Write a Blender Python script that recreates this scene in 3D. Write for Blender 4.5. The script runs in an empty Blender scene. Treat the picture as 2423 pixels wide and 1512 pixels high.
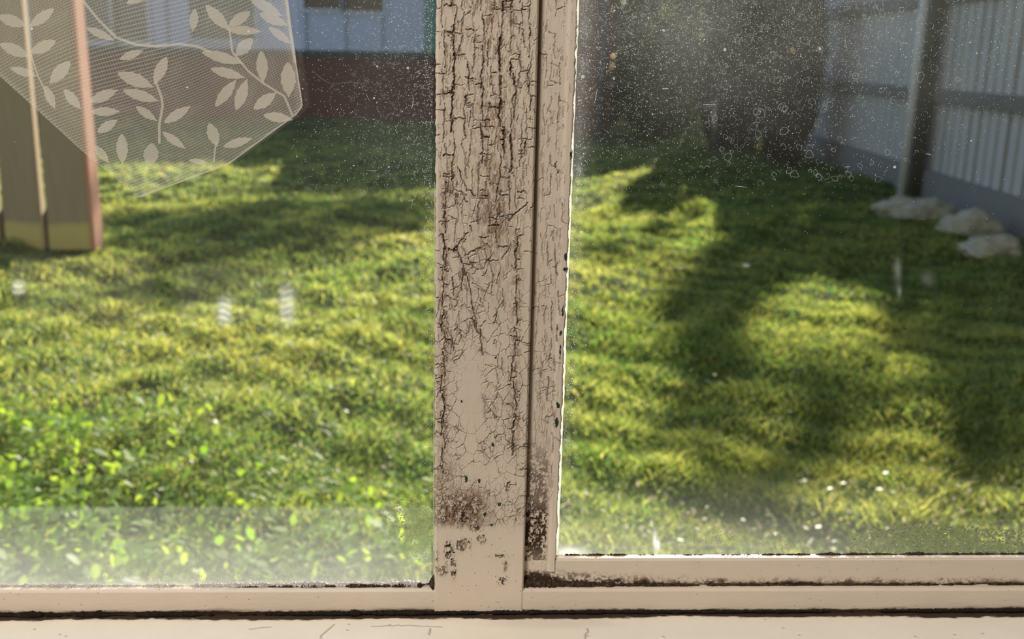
import bpy, bmesh, math, random
import numpy as np
from mathutils import Vector, Matrix, noise as mnoise

random.seed(7)
RNG = np.random.default_rng(7)
S = bpy.context.scene
COL = S.collection

# ------------------------------------------------------------------ camera
FPX, CX, CY = 2400.0, 1211.5, 756.0
YAW, PITCH, ROLL = math.radians(2.3), math.radians(14.6), math.radians(1.05)
CAM = Vector((0.0, 0.0, 1.0))
_F = Vector((math.sin(YAW) * math.cos(PITCH), math.cos(YAW) * math.cos(PITCH), -math.sin(PITCH)))
_R0 = Vector((math.cos(YAW), -math.sin(YAW), 0.0))
_U0 = _R0.cross(_F)
_R = _R0 * math.cos(ROLL) + _U0 * math.sin(ROLL)
_U = _U0 * math.cos(ROLL) - _R0 * math.sin(ROLL)
cam_data = bpy.data.cameras.new('camera')
cam_data.sensor_fit = 'HORIZONTAL'
cam_data.sensor_width = 36.0
cam_data.lens = 36.0 * FPX / 2423.0
cam_data.clip_start = 0.02
cam_data.clip_end = 400.0
cam_data.dof.use_dof = True
cam_data.dof.focus_distance = 0.535
cam_data.dof.aperture_fstop = 11.5
cam = bpy.data.objects.new('camera', cam_data)
m = Matrix((( _R.x, _U.x, -_F.x, CAM.x), (_R.y, _U.y, -_F.y, CAM.y), (_R.z, _U.z, -_F.z, CAM.z), (0, 0, 0, 1)))
cam.matrix_world = m
COL.objects.link(cam)
S.camera = cam

# ------------------------------------------------------------------ sky, sun, added room fill, exposure
SUN_AZ, SUN_EL = math.radians(20.0), math.radians(25.0)       # azimuth to the right of straight out of the window
w = bpy.data.worlds.new('world')
S.world = w
w.use_nodes = True
nt = w.node_tree
nt.nodes.clear()
wo = nt.nodes.new('ShaderNodeOutputWorld')
bg = nt.nodes.new('ShaderNodeBackground')
sk = nt.nodes.new('ShaderNodeTexSky')
sk.sky_type = 'NISHITA'
sk.sun_disc = False
sk.sun_elevation = SUN_EL
sk.sun_rotation = SUN_AZ
sk.air_density = 1.0
sk.dust_density = 0.6
bg.inputs['Strength'].default_value = 0.155
nt.links.new(sk.outputs[0], bg.inputs['Color'])
nt.links.new(bg.outputs[0], wo.inputs['Surface'])

sun = bpy.data.lights.new('sun', 'SUN')
sun.energy = 9.0
sun.angle = math.radians(0.55)
sun.color = (1.0, 0.93, 0.80)
sun_o = bpy.data.objects.new('sun', sun)
SUNV = Vector((math.sin(SUN_AZ) * math.cos(SUN_EL), math.cos(SUN_AZ) * math.cos(SUN_EL), math.sin(SUN_EL)))
sun_o.rotation_euler = SUNV.to_track_quat('Z', 'Y').to_euler()
COL.objects.link(sun_o)

fill_light = bpy.data.lights.new('room_fill', 'AREA')  # unseen fill, added to brighten the inner faces of the window
fill_light.shape = 'DISK'
fill_light.size = 0.5
fill_light.energy = 38.0
fill_light.color = (1.0, 0.93, 0.85)
fill_light_o = bpy.data.objects.new('room_fill', fill_light)
fill_light_o.location = (-0.7, -0.75, 2.28)
fill_light_o.rotation_euler = (Vector((-0.7, -0.75, 2.28)) - Vector((0.0, 0.5, 0.85))).to_track_quat('Z', 'Y').to_euler()
COL.objects.link(fill_light_o)

S.view_settings.view_transform = 'Standard'
S.view_settings.look = 'None'
S.view_settings.exposure = 0.0
S.view_settings.gamma = 1.0
S.view_settings.use_curve_mapping = False
S.cycles.transparent_max_bounces = 24
S.cycles.max_bounces = 10
S.cycles.sample_clamp_indirect = 6.0


# ------------------------------------------------------------------ helpers
def ray(px, py):
    u, v = (px - CX) / FPX, (CY - py) / FPX
    return _F + _R * u + _U * v


def PY(px, py, Y):
    """the point of the upright plane Y = const that lies on this line of sight"""
    d = ray(px, py)
    return CAM + d * (Y / d.y)


def PZ(px, py, z=0.0):
    d = ray(px, py)
    return CAM + d * ((z - CAM.z) / d.z)


def PX(px, py, x):
    d = ray(px, py)
    return CAM + d * (x / d.x)


def tag(o, label=None, cat=None, group=None, kind=None):
    if label: o['label'] = label
    if cat: o['category'] = cat
    if group: o['group'] = group
    if kind: o['kind'] = kind
    return o


def empty(name, loc=(0, 0, 0)):
    o = bpy.data.objects.new(name, None)
    o.empty_display_size = 0.05
    o.location = loc
    COL.objects.link(o)
    return o


def link(name, me, mat, parent=None, smooth=False):
    mats = mat if isinstance(mat, (list, tuple)) else [mat]
    for mm in mats:
        me.materials.append(mm)
    if smooth:
        me.polygons.foreach_set('use_smooth', np.ones(len(me.polygons), dtype=bool))
    o = bpy.data.objects.new(name, me)
    COL.objects.link(o)
    if parent is not None:
        o.parent = parent
        o.matrix_parent_inverse = Matrix.Translation(parent.location).inverted()
    return o


def raw_mesh(name, V, faces_flat, counts, mat_index=None, attrs=None):
    V = np.asarray(V, dtype=np.float32)
    me = bpy.data.meshes.new(name)
    faces_flat = np.asarray(faces_flat, dtype=np.int32)
    counts = np.asarray(counts, dtype=np.int32)
    me.vertices.add(len(V))
    me.vertices.foreach_set('co', V.ravel())
    me.loops.add(len(faces_flat))
    me.loops.foreach_set('vertex_index', faces_flat)
    me.polygons.add(len(counts))
    starts = np.zeros(len(counts), dtype=np.int32)
    starts[1:] = np.cumsum(counts)[:-1]
    me.polygons.foreach_set('loop_start', starts)
    me.polygons.foreach_set('loop_total', counts)
    if mat_index is not None:
        me.polygons.foreach_set('material_index', np.asarray(mat_index, dtype=np.int32))
    if attrs:
        for k, a in attrs.items():
            at = me.attributes.new(k, 'FLOAT', 'POINT')
            at.data.foreach_set('value', np.asarray(a, dtype=np.float32).ravel())
    me.update(calc_edges=True)
    return me


def grid_faces(h, w, off=0, flip=False):
    i = np.arange(h * w).reshape(h, w) + off
    a, b, c, d = i[:-1, :-1], i[:-1, 1:], i[1:, 1:], i[1:, :-1]
    q = np.stack([a, d, c, b] if not flip else [a, b, c, d], axis=-1).reshape(-1, 4)
    return q


def grid_obj(name, P, attrs, mat, parent=None, flip=False):
    h, w_ = P.shape[:2]
    q = grid_faces(h, w_, flip=flip)
    me = raw_mesh(name, P.reshape(-1, 3), q.ravel(), np.full(len(q), 4), attrs=attrs)
    return link(name, me, mat, parent, smooth=True)


class MB:
    """collects shapes for one mesh"""
    def __init__(self):
        self.bm = bmesh.new()

    def box(self, x0, x1, y0, y1, z0, z1, M=None):
        vs = [self.bm.verts.new((x, y, z)) for x in (x0, x1) for y in (y0, y1) for z in (z0, z1)]
        for f in ((0, 1, 3, 2), (4, 6, 7, 5), (0, 4, 5, 1), (2, 3, 7, 6), (0, 2, 6, 4), (1, 5, 7, 3)):
            self.bm.faces.new([vs[i] for i in f])
        if M is not None:
            for v in vs: v.co = M @ v.co
        return vs

    def hexa(self, b, t):
        """b, t: four points each, same turning order"""
        vs = [self.bm.verts.new(p) for p in list(b) + list(t)]
        self.bm.faces.new([vs[3], vs[2], vs[1], vs[0]])
        self.bm.faces.new(vs[4:8])
        for i in range(4):
            j = (i + 1) % 4
            self.bm.faces.new([vs[i], vs[j], vs[4 + j], vs[4 + i]])
        return vs

    def tube(self, pts, radii, n=10):
        rings = []
        for k, p in enumerate(pts):
            p = Vector(p)
            a = Vector(pts[max(k - 1, 0)]); b = Vector(pts[min(k + 1, len(pts) - 1)])
            d = (b - a).normalized()
            s = d.cross(Vector((0.3, 1, 0.2))).normalized(); t = d.cross(s)
            r = radii[k] if isinstance(radii, (list, tuple)) else radii
            rings.append([self.bm.verts.new(p + (s * math.cos(2 * math.pi * i / n) + t * math.sin(2 * math.pi * i / n)) * r) for i in range(n)])
        for A, B in zip(rings[:-1], rings[1:]):
            for i in range(n):
                self.bm.faces.new([A[i], A[(i + 1) % n], B[(i + 1) % n], B[i]])
        self.bm.faces.new(rings[0][::-1]); self.bm.faces.new(rings[-1])

    def build(self, name, mat, parent=None, bevel=0.0, smooth=False):
        if bevel:
            bmesh.ops.bevel(self.bm, geom=list(self.bm.edges), offset=bevel, segments=2, affect='EDGES', clamp_overlap=True)
        bmesh.ops.recalc_face_normals(self.bm, faces=self.bm.faces)
        me = bpy.data.meshes.new(name)
        self.bm.to_mesh(me); self.bm.free()
        return link(name, me, mat, parent, smooth)


# numpy noise ------------------------------------------------------
def vnoise(h, w_, cy, cx, seed):
    r = np.random.default_rng(seed)
    gy, gx = int(h / cy) + 3, int(w_ / cx) + 3
    g = r.random((gy, gx))
    y, x = np.arange(h) / cy, np.arange(w_) / cx
    iy, ix = y.astype(int), x.astype(int)
    fy, fx = y - iy, x - ix
    fy, fx = fy * fy * (3 - 2 * fy), fx * fx * (3 - 2 * fx)
    a = g[iy][:, ix]; b = g[iy][:, ix + 1]; c = g[iy + 1][:, ix]; d = g[iy + 1][:, ix + 1]
    fx = fx[None, :]; fy = fy[:, None]
    return (a * (1 - fx) + b * fx) * (1 - fy) + (c * (1 - fx) + d * fx) * fy


def fbm(h, w_, cy, cx, seed, octs=4):
    t = np.zeros((h, w_)); a, s = 1.0, 0.0
    for o in range(octs):
        t += a * vnoise(h, w_, max(cy, 1.01), max(cx, 1.01), seed + o * 17); s += a
        a *= 0.55; cy /= 2; cx /= 2
    return t / s


def voro(h, w_, cy, cx, seed, jit=0.9):
    """distance to the nearest cell border, in cells"""
    r = np.random.default_rng(seed)
    gy, gx = int(h / cy) + 4, int(w_ / cx) + 4
    jy, jx = (r.random((gy, gx)) - .5) * jit + .5, (r.random((gy, gx)) - .5) * jit + .5
    wob = (fbm(h, w_, cy * .7, cx * .7, seed + 5, 3) - .5) * .5
    y = np.arange(h)[:, None] / cy + 1 + wob; x = np.arange(w_)[None, :] / cx + 1 - wob
    iy, ix = np.clip(y.astype(int), 1, gy - 2), np.clip(x.astype(int), 1, gx - 2)
    f1 = np.full((h, w_), 9.0); f2 = np.full((h, w_), 9.0)
    for dy in (-1, 0, 1):
        for dx in (-1, 0, 1):
            Y, X = iy + dy, ix + dx
            d = np.hypot(Y + jy[Y, X] - y, X + jx[Y, X] - x)
            f2 = np.minimum(f2, np.maximum(f1, d)); f1 = np.minimum(f1, d)
    return f2 - f1


def blur(a, s):
    k = int(3 * s) + 1
    g = np.exp(-0.5 * (np.arange(-k, k + 1) / s) ** 2); g /= g.sum()
    p = np.pad(a, k, mode='edge')
    p = np.apply_along_axis(lambda r: np.convolve(r, g, 'valid'), 1, p)
    return np.apply_along_axis(lambda c: np.convolve(c, g, 'valid'), 0, p)


def sstep(a, b, x):
    t = np.clip((x - a) / (b - a), 0, 1)
    return t * t * (3 - 2 * t)


def stroke(A, pts, wd, st):
    """draw one polyline (x, y) into field A, keeping the stronger value"""
    h, w_ = A.shape
    for (x0, y0), (x1, y1) in zip(pts[:-1], pts[1:]):
        p = wd + 2.5
        xa, xb = int(max(0, min(x0, x1) - p)), int(min(w_ - 1, max(x0, x1) + p))
        ya, yb = int(max(0, min(y0, y1) - p)), int(min(h - 1, max(y0, y1) + p))
        if xb <= xa or yb <= ya: continue
        yy, xx = np.mgrid[ya:yb + 1, xa:xb + 1]
        dx, dy = x1 - x0, y1 - y0
        t = np.clip(((xx - x0) * dx + (yy - y0) * dy) / (dx * dx + dy * dy + 1e-6), 0, 1)
        d = np.hypot(xx - x0 - t * dx, yy - y0 - t * dy)
        v = st * np.clip(1.0 - (d - wd * .5) / 1.2, 0, 1)
        A[ya:yb + 1, xa:xb + 1] = np.maximum(A[ya:yb + 1, xa:xb + 1], v)


def wander(x, y, dx, dy, n, jx, jy, r):
    pts = [(x, y)]
    for _ in range(n):
        x += dx + r.normal(0, jx); y += dy + r.normal(0, jy)
        pts.append((x, y))
    return pts


def warp(A, amp, cell, seed):
    h, w_ = A.shape
    dy = (fbm(h, w_, cell, cell, seed, 3) - .5) * 2 * amp; dx = (fbm(h, w_, cell, cell, seed + 91, 3) - .5) * 2 * amp
    y = np.clip(np.arange(h)[:, None] + dy, 0, h - 1.01); x = np.clip(np.arange(w_)[None, :] + dx, 0, w_ - 1.01)
    iy, ix = y.astype(int), x.astype(int); fy, fx = y - iy, x - ix
    return (A[iy, ix] * (1 - fx) + A[iy, ix + 1] * fx) * (1 - fy) + (A[iy + 1, ix] * (1 - fx) + A[iy + 1, ix + 1] * fx) * fy


def scraggle(h, w_, cy, cx, seed, wid=.10):
    n = fbm(h, w_, cy, cx, seed, 4)
    return np.clip(1 - np.abs(n - .5) / wid, 0, 1)


# materials --------------------------------------------------------
def mat(name):
    mm = bpy.data.materials.new(name); mm.use_nodes = True
    t = mm.node_tree; t.nodes.clear()
    out = t.nodes.new('ShaderNodeOutputMaterial')
    return mm, t, out


def node(t, typ, **kw):
    n = t.nodes.new(typ)
    for k, v in kw.items():
        setattr(n, k, v)
    return n


def mixc(t, fac, a, b):
    n = t.nodes.new('ShaderNodeMix'); n.data_type = 'RGBA'
    for idx, v in ((0, fac), (6, a), (7, b)):
        if hasattr(v, 'is_output'): t.links.new(v, n.inputs[idx])
        else: n.inputs[idx].default_value = v if idx == 0 else (*v, 1.0)
    return n.outputs[2]


def attr(t, name):
    n = t.nodes.new('ShaderNodeAttribute'); n.attribute_name = name
    return n.outputs['Fac']


def math_(t, op, a, b=0.5, c=None):
    n = t.nodes.new('ShaderNodeMath'); n.operation = op
    for i, v in enumerate((a, b) if c is None else (a, b, c)):
        if hasattr(v, 'is_output'): t.links.new(v, n.inputs[i])
        else: n.inputs[i].default_value = v
    return n.outputs[0]


def noise(t, scale, detail=4, coord=None, rough=0.6):
    n = t.nodes.new('ShaderNodeTexNoise'); n.inputs['Scale'].default_value = scale
    n.inputs['Detail'].default_value = detail; n.inputs['Roughness'].default_value = rough
    if coord is not None: t.links.new(coord, n.inputs['Vector'])
    return n.outputs['Fac']


def ocoord(t, scale=(1, 1, 1)):
    tc = t.nodes.new('ShaderNodeTexCoord'); mp = t.nodes.new('ShaderNodeMapping')
    mp.inputs['Scale'].default_value = scale
    t.links.new(tc.outputs['Object'], mp.inputs['Vector'])
    return mp.outputs[0]


def bsdf(t, out, color, rough=0.6, spec=0.4):
    p = t.nodes.new('ShaderNodeBsdfPrincipled')
    if hasattr(color, 'is_output'): t.links.new(color, p.inputs['Base Color'])
    else: p.inputs['Base Color'].default_value = (*color, 1)
    if hasattr(rough, 'is_output'): t.links.new(rough, p.inputs['Roughness'])
    else: p.inputs['Roughness'].default_value = rough
    p.inputs['Specular IOR Level'].default_value = spec
    t.links.new(p.outputs[0], out.inputs['Surface'])
    return p


def bump(t, p, h, strength=0.3, dist=0.001):
    b = t.nodes.new('ShaderNodeBump'); b.inputs['Strength'].default_value = strength
    b.inputs['Distance'].default_value = dist
    t.links.new(h, b.inputs['Height']); t.links.new(b.outputs[0], p.inputs['Normal'])


def ramp(t, fac, stops):
    n = t.nodes.new('ShaderNodeValToRGB')
    e = n.color_ramp.elements
    while len(e) < len(stops): e.new(0.5)
    for el, (p, c) in zip(e, stops):
        el.position = p; el.color = (*c, 1)
    t.links.new(fac, n.inputs[0])
    return n.outputs[0]


CREAM = (0.64, 0.55, 0.445)


def paint_mat(name, cream=CREAM, rough=0.42):
    mm, t, out = mat(name)
    c = ocoord(t)
    base = mixc(t, noise(t, 60, 5, c), tuple(v * .93 for v in cream), tuple(min(1, v * 1.05) for v in cream))
    col = mixc(t, attr(t, 'stain'), base, (0.215, 0.135, 0.080))
    col = mixc(t, attr(t, 'chip'), col, (0.018, 0.045, 0.026))
    col = mixc(t, attr(t, 'crack'), col, (0.040, 0.022, 0.012))
    rg = math_(t, 'MULTIPLY_ADD', attr(t, 'crack'), 0.4, rough)
    p = bsdf(t, out, col, rg, 0.4)
    bump(t, p, noise(t, 900, 3, c), 0.12, 0.0003)
    return mm


def plain(name, c0, c1, scale=8, rough=0.7, spec=0.3, stretch=(1, 1, 1), bmp=0.0, bd=0.01):
    mm, t, out = mat(name)
    n = noise(t, scale, 6, ocoord(t, stretch))
    p = bsdf(t, out, mixc(t, n, c0, c1), rough, spec)
    if bmp: bump(t, p, n, bmp, bd)
    return mm


M = {}
M['paint'] = paint_mat('cracked_cream_paint')
M['sill_paint'] = paint_mat('cream_sill_paint', (0.80, 0.735, 0.62), 0.35)
M['back_paint'] = plain('cream_paint', tuple(v * .9 for v in CREAM), CREAM, 20, 0.5)


def dirt_mat():
    mm, t, out = mat('mouldy_dirt')
    c = ocoord(t)
    n = noise(t, 500, 6, c, 0.75)
    col = ramp(t, n, [(0.30, (0.010, 0.007, 0.005)), (0.52, (0.045, 0.027, 0.016)), (0.66, (0.13, 0.082, 0.052)), (0.78, (0.40, 0.31, 0.23))])
    p = bsdf(t, out, col, 0.9, 0.2)
    bump(t, p, n, 0.6, 0.0008)
    return mm


M['dirt'] = dirt_mat()
mm, t, out = mat('black_seam_dirt')
c = ocoord(t); n_ = noise(t, 420, 6, c, .75)
p = bsdf(t, out, ramp(t, n_, [(.35, (.006, .005, .004)), (.58, (.022, .014, .009)), (.72, (.07, .045, .028)), (.82, (.30, .24, .18))]), .9, .2)
bump(t, p, n_, .6, .0008)
M['dirt_dark'] = mm
M['putty'] = plain('grey_putty', (0.16, 0.13, 0.11), (0.62, 0.60, 0.57), 180, 0.35, 0.5, bmp=0.4, bd=0.0006)


def glass_mat():
    mm, t, out = mat('dusty_window_glass')
    lw = node(t, 'ShaderNodeLayerWeight'); lw.inputs['Blend'].default_value = 0.5
    f5 = math_(t, 'POWER', lw.outputs['Facing'], 5.0)
    fr = math_(t, 'MULTIPLY_ADD', f5, 0.9, 0.042)
    tr = node(t, 'ShaderNodeBsdfTransparent'); tr.inputs['Color'].default_value = (0.985, 0.995, 0.985, 1)
    gl = node(t, 'ShaderNodeBsdfGlossy'); gl.inputs['Roughness'].default_value = 0.003
    mx = node(t, 'ShaderNodeMixShader')
    t.links.new(fr, mx.inputs[0]); t.links.new(tr.outputs[0], mx.inputs[1]); t.links.new(gl.outputs[0], mx.inputs[2])
    tl = node(t, 'ShaderNodeBsdfTranslucent'); tl.inputs['Color'].default_value = (0.80, 0.82, 0.80, 1)
    df = node(t, 'ShaderNodeBsdfDiffuse'); df.inputs['Color'].default_value = (0.75, 0.77, 0.75, 1)
    m2 = node(t, 'ShaderNodeMixShader'); m2.inputs[0].default_value = 0.55
    t.links.new(tl.outputs[0], m2.inputs[1]); t.links.new(df.outputs[0], m2.inputs[2])
    m3 = node(t, 'ShaderNodeMixShader')
    t.links.new(attr(t, 'haze_reflect'), m3.inputs[0]); t.links.new(mx.outputs[0], m3.inputs[1]); t.links.new(m2.outputs[0], m3.inputs[2])
    t.links.new(m3.outputs[0], out.inputs['Surface'])
    return mm


def film_mat(name, col, alpha, transl=0.6):
    mm, t, out = mat(name)
    tl = node(t, 'ShaderNodeBsdfTranslucent'); tl.inputs['Color'].default_value = (*col, 1)
    df = node(t, 'ShaderNodeBsdfDiffuse'); df.inputs['Color'].default_value = (*col, 1)
    m2 = node(t, 'ShaderNodeMixShader'); m2.inputs[0].default_value = 1 - transl
    t.links.new(tl.outputs[0], m2.inputs[1]); t.links.new(df.outputs[0], m2.inputs[2])
    tr = node(t, 'ShaderNodeBsdfTransparent')
    m3 = node(t, 'ShaderNodeMixShader'); m3.inputs[0].default_value = alpha
    t.links.new(tr.outputs[0], m3.inputs[1]); t.links.new(m2.outputs[0], m3.inputs[2])
    t.links.new(m3.outputs[0], out.inputs['Surface'])
    return mm


def drop_mat():
    mm, t, out = mat('water_drops')
    rf = node(t, 'ShaderNodeBsdfRefraction'); rf.inputs['IOR'].default_value = 1.33; rf.inputs['Roughness'].default_value = 0.02
    gl = node(t, 'ShaderNodeBsdfGlossy'); gl.inputs['Roughness'].default_value = 0.05
    mx = node(t, 'ShaderNodeMixShader'); mx.inputs[0].default_value = 0.08
    t.links.new(rf.outputs[0], mx.inputs[1]); t.links.new(gl.outputs[0], mx.inputs[2])
    tr = node(t, 'ShaderNodeBsdfTransparent')
    m3 = node(t, 'ShaderNodeMixShader'); m3.inputs[0].default_value = 0.92
    t.links.new(tr.outputs[0], m3.inputs[1]); t.links.new(mx.outputs[0], m3.inputs[2])
    t.links.new(m3.outputs[0], out.inputs['Surface'])
    return mm


M['glass'] = glass_mat()
M['dust'] = film_mat('pale_dust', (0.62, 0.62, 0.60), 0.55, 0.5)
M['mark'] = film_mat('dried_water_mark', (0.62, 0.64, 0.62), 0.22, 0.5)
M['drops'] = drop_mat()
M['white_edge'] = film_mat('paint_smear', (0.85, 0.84, 0.80), 0.9, 0.5)

# ================================================================== THE ROOM (around the photographer)
room_m = plain('room_plaster', (0.26, 0.22, 0.18), (0.30, 0.26, 0.21), 3, 0.9)
floor_m = plain('room_carpet', (0.07, 0.05, 0.035), (0.10, 0.07, 0.05), 40, 0.95)


def struct(name, mb, mm, label, cat, **k):
    return tag(mb.build(name, mm, **k), label, cat, None, 'structure')


b = MB(); b.box(-1.8, 1.8, -2.6, 0.50, -0.12, 0.02); struct('floor', b, floor_m, 'brown carpeted floor of the room behind the window', 'floor')
b = MB(); b.box(-1.8, 1.8, -2.6, 0.50, 2.45, 2.55); struct('ceiling', b, room_m, 'plain cream ceiling of the room', 'ceiling')
b = MB(); b.box(-1.9, -1.8, -2.6, 0.50, -0.12, 2.55); struct('wall_left', b, room_m, 'plain cream wall left of the window', 'wall')
b = MB(); b.box(1.8, 1.9, -2.6, 0.50, -0.12, 2.55); struct('wall_right', b, room_m, 'plain cream wall right of the window', 'wall')
b = MB(); b.box(-1.9, 1.9, -2.7, -2.6, -0.12, 2.55); struct('wall_back', b, room_m, 'plain cream wall facing the window', 'wall')
b = MB()
b.box(-6.0, -0.80, 0.50, 0.62, -0.12, 5.6); b.box(0.80, 6.0, 0.50, 0.62, -0.12, 5.6)
b.box(-0.80, 0.80, 0.515, 0.565, -0.12, 0.655); b.box(-0.80, 0.80, 0.50, 0.62, 1.90, 5.6)
struct('wall_front', b, room_m, 'plain cream wall holding the window', 'wall')

# ================================================================== THE WINDOW
YM, YS, YGL, YGR = 0.510, 0.5155, 0.5172, 0.5212      # mullion face, sash face, left glass, right glass

win1 = tag(empty('window_1', (-0.36, YM, 0.70)), 'fixed left window light with its cracked cream centre post and bottom rail', 'window', None, 'structure')
win2 = tag(empty('window_2', (0.40, YS, 0.70)), 'right opening window sash, narrow cracked stile and dirt-lined bottom rail', 'window', None, 'structure')


def rows_to_plane(pxl, pxr, y0, y1, H, W, Y):
    """upright board whose left/right edges run through the given photo points; returns P[h, w] on plane Y"""
    tl, bl = PY(pxl[0], y0, Y), PY(pxl[1], y1, Y)
    tr, br = PY(pxr[0], y0, Y), PY(pxr[1], y1, Y)
    zs = np.array([PY((pxl[0] + pxr[0]) / 2, y0 + (y1 - y0) * i / (H - 1), Y).z for i in range(H)])
    t = (zs - zs[0]) / (zs[-1] - zs[0])
    xl = tl.x + (bl.x - tl.x) * t; xr = tr.x + (br.x - tr.x) * t
    s = np.linspace(0, 1, W)[None, :]
    P = np.zeros((H, W, 3))
    P[..., 0] = xl[:, None] * (1 - s) + xr[:, None] * s
    P[..., 1] = Y
    P[..., 2] = zs[:, None]
    return P


# ---- the centre post: paint cracked along the grain -----------------
def mullion_fields():
    r = np.random.default_rng(11)
    y0, H, W = -420, 1876, 248
    A = np.zeros((H, W))
    yy = np.arange(H)[:, None] + y0; xx = np.arange(W)[None, :]
    Yo = -y0
    # long cracks that follow the grain, strongest above
    long_ = [(20, 1.4, .8), (45, 3.0, 1.), (72, 1.5, .8), (92, 1.2, .65), (112, 3.4, 1.), (134, 1.5, .75), (160, 3.4, 1.), (184, 2.6, .95), (206, 1.8, .85), (227, 1.8, .8)]
    for x, wd, st in long_:
        y = float(y0)
        lim = 560 + r.uniform(-80, 120)
        while y < lim:
            n = int(r.integers(5, 14))
            seg = wander(x + r.normal(0, 3.0), y, 0, 8, n, 1.5, 2.0, r)
            f = min(1.0, max(.25, 1 - max(0, y - 330) / 420))
            k = r.random()
            stroke(A, [(a, b_ + Yo) for a, b_ in seg], wd * f * r.uniform(.35, 1.25), st * f * r.uniform(.65, 1.1))
            if k < .4:
                stroke(A, [(a + r.normal(0, .4), b_ + Yo) for a, b_ in seg[1:4]], wd * f * r.uniform(1.2, 2.0), st * f)
            y = seg[-1][1] + r.uniform(-6, 16)
    # cross ticks
    for _ in range(150):
        i = r.integers(0, len(long_) - 1); xa, xb = long_[i][0], long_[i + 1][0]
        y = r.uniform(y0, 640)
        if r.random() < .35: xb = xa + r.uniform(6, 14)
        n = max(2, int((xb - xa) / 6))
        pts = [(xa + (xb - xa) * k / n, y + Yo + r.normal(0, 1.8)) for k in range(n + 1)]
        stroke(A, pts, r.uniform(.4, 2.0), r.uniform(.5, 1.0))
    for _ in range(26):   # ticks in from the edges
        y = r.uniform(0, 1150); l = r.uniform(8, 24); e = r.random() < .6
        stroke(A, [(0 if e else W, y + Yo), ((l if e else W - l), y + Yo + r.normal(0, 2))], .8, .8)
    # short hairlines with the grain
    for _ in range(680):
        x = r.uniform(8, W - 6); y = r.normal(0, 420); l = r.uniform(6, 30)
        stroke(A, wander(x, y + Yo, 0, l / 3, 3, .8, 1, r), r.uniform(.2, .8), r.uniform(.25, .7))
    # the two edge cracks that run on down the post
    for x, ya, yb, wd in ((24, 430, 1080, 2.0), (207, 560, 1075, 2.8)):
        y = ya
        while y < yb:
            seg = wander(x - (y - ya) * .004 + r.normal(0, 2), y + Yo, 0, 7, int(r.integers(4, 10)), 1.6, 2, r)
            stroke(A, seg, wd * r.uniform(.4, 1.2), r.uniform(.7, 1.0)); y = seg[-1][1] - Yo + r.uniform(-4, 12)
            for _ in range(2):
                x1, y1 = seg[int(r.integers(0, len(seg)))]
                sg = -1 if r.random() < .5 else 1
                stroke(A, wander(x1, y1, sg * 4, r.uniform(-2, 2), int(r.integers(2, 5)), 1, 2, r), r.uniform(.4, 1.0), .8)
    # slanting splits in the middle
    for a, b_ in (((1085, 395), (1110, 455)), ((1084, 585), (1110, 655)), ((1110, 645), (1130, 735)), ((1125, 755), (1150, 800)),
                  ((1103, 640), (1096, 690)), ((1075, 655), (1080, 700)), ((1062, 592), (1082, 594)), ((1078, 592), (1112, 552)),
                  ((1095, 452), (1110, 480)), ((1112, 448), (1130, 465)), ((1146, 780), (1154, 840)), ((1130, 735), (1142, 790)),
                  ((1056, 802), (1092, 816)), ((1216, 520), (1262, 478))):
        n = 6
        pts = [(a[0] + (b_[0] - a[0]) * k / n - 1030 + r.normal(0, 1.2), a[1] + (b_[1] - a[1]) * k / n + Yo + r.normal(0, 1.2)) for k in range(n + 1)]
        stroke(A, pts, r.uniform(.9, 1.8), .95)
    for _ in range(150):
        x = r.uniform(10, 200); y = r.normal(720, 130); ang = r.choice([1.1, 1.3, 1.57, 1.8, 2.2, .5, 2.7]); l = r.uniform(12, 46)
        n = 5
        stroke(A, wander(x, y + Yo, math.cos(ang) * l / n, math.sin(ang) * l / n, n, 1.2, 1.2, r), r.uniform(.3, 1.1), r.uniform(.4, .9))
    A = warp(A, 3.2, 7, 301)
    A = np.clip(A * (.45 + 1.1 * fbm(H, W, 9, 5, 303, 3)), 0, 1)
    # ragged splinters along the worst cracks
    rag = np.clip(blur(A, 3.5) * 1.8 - .25, 0, 1) * sstep(.54, .68, fbm(H, W, 7, 2.6, 305, 3)) * (1 - sstep(600, 800, yy))
    A = np.maximum(A, .75 * rag * sstep(.35, .6, fbm(H, W, 50, 30, 306)))
    # crackle cells lower down
    smooth_patch = np.exp(-(((xx - 96) / 34.0) ** 2 + ((yy - 925) / 118.0) ** 2) ** 2)
    smooth2 = np.exp(-(((xx - 118) / 40.0) ** 2 + ((yy - 1118) / 22.0) ** 2) ** 2)
    band = sstep(600, 820, yy) * (1 - sstep(1225, 1275, yy + 26 * (fbm(H, W, 40, 40, 3) - .5)))
    gate = sstep(.26, .46, fbm(H, W, 60, 50, 4))
    e1 = voro(H, W, 36, 27, 21); e2 = voro(H, W, 17, 15, 22); e3 = warp(voro(H, W, 62, 24, 23), 2.5, 6, 24)
    c1 = np.clip(1 - warp(e1, 2, 5, 311) / .065, 0, 1) * gate * (.45 + .8 * fbm(H, W, 14, 14, 312, 3))
    c2 = np.clip(1 - warp(e2, 1.6, 5, 313) / .09, 0, 1) * sstep(.38, .55, fbm(H, W, 50, 50, 9)) * (.3 + .7 * fbm(H, W, 12, 12, 314, 3)) * sstep(760, 1000, yy)
    e4 = warp(voro(H, W, 12, 10, 25), 1.4, 4, 26)
    c4 = np.clip(1 - e4 / .11, 0, 1) * sstep(1060, 1150, yy) * (1 - sstep(140, 170, xx)) * sstep(.36, .55, fbm(H, W, 24, 24, 27)) * .7
    cells = np.maximum(np.maximum(c1, c2), c4) * band
    up = np.clip(1 - e3 / .045, 0, 1) * sstep(.42, .6, fbm(H, W, 70, 30, 8)) * (1 - sstep(560, 760, yy)) * .75
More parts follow.
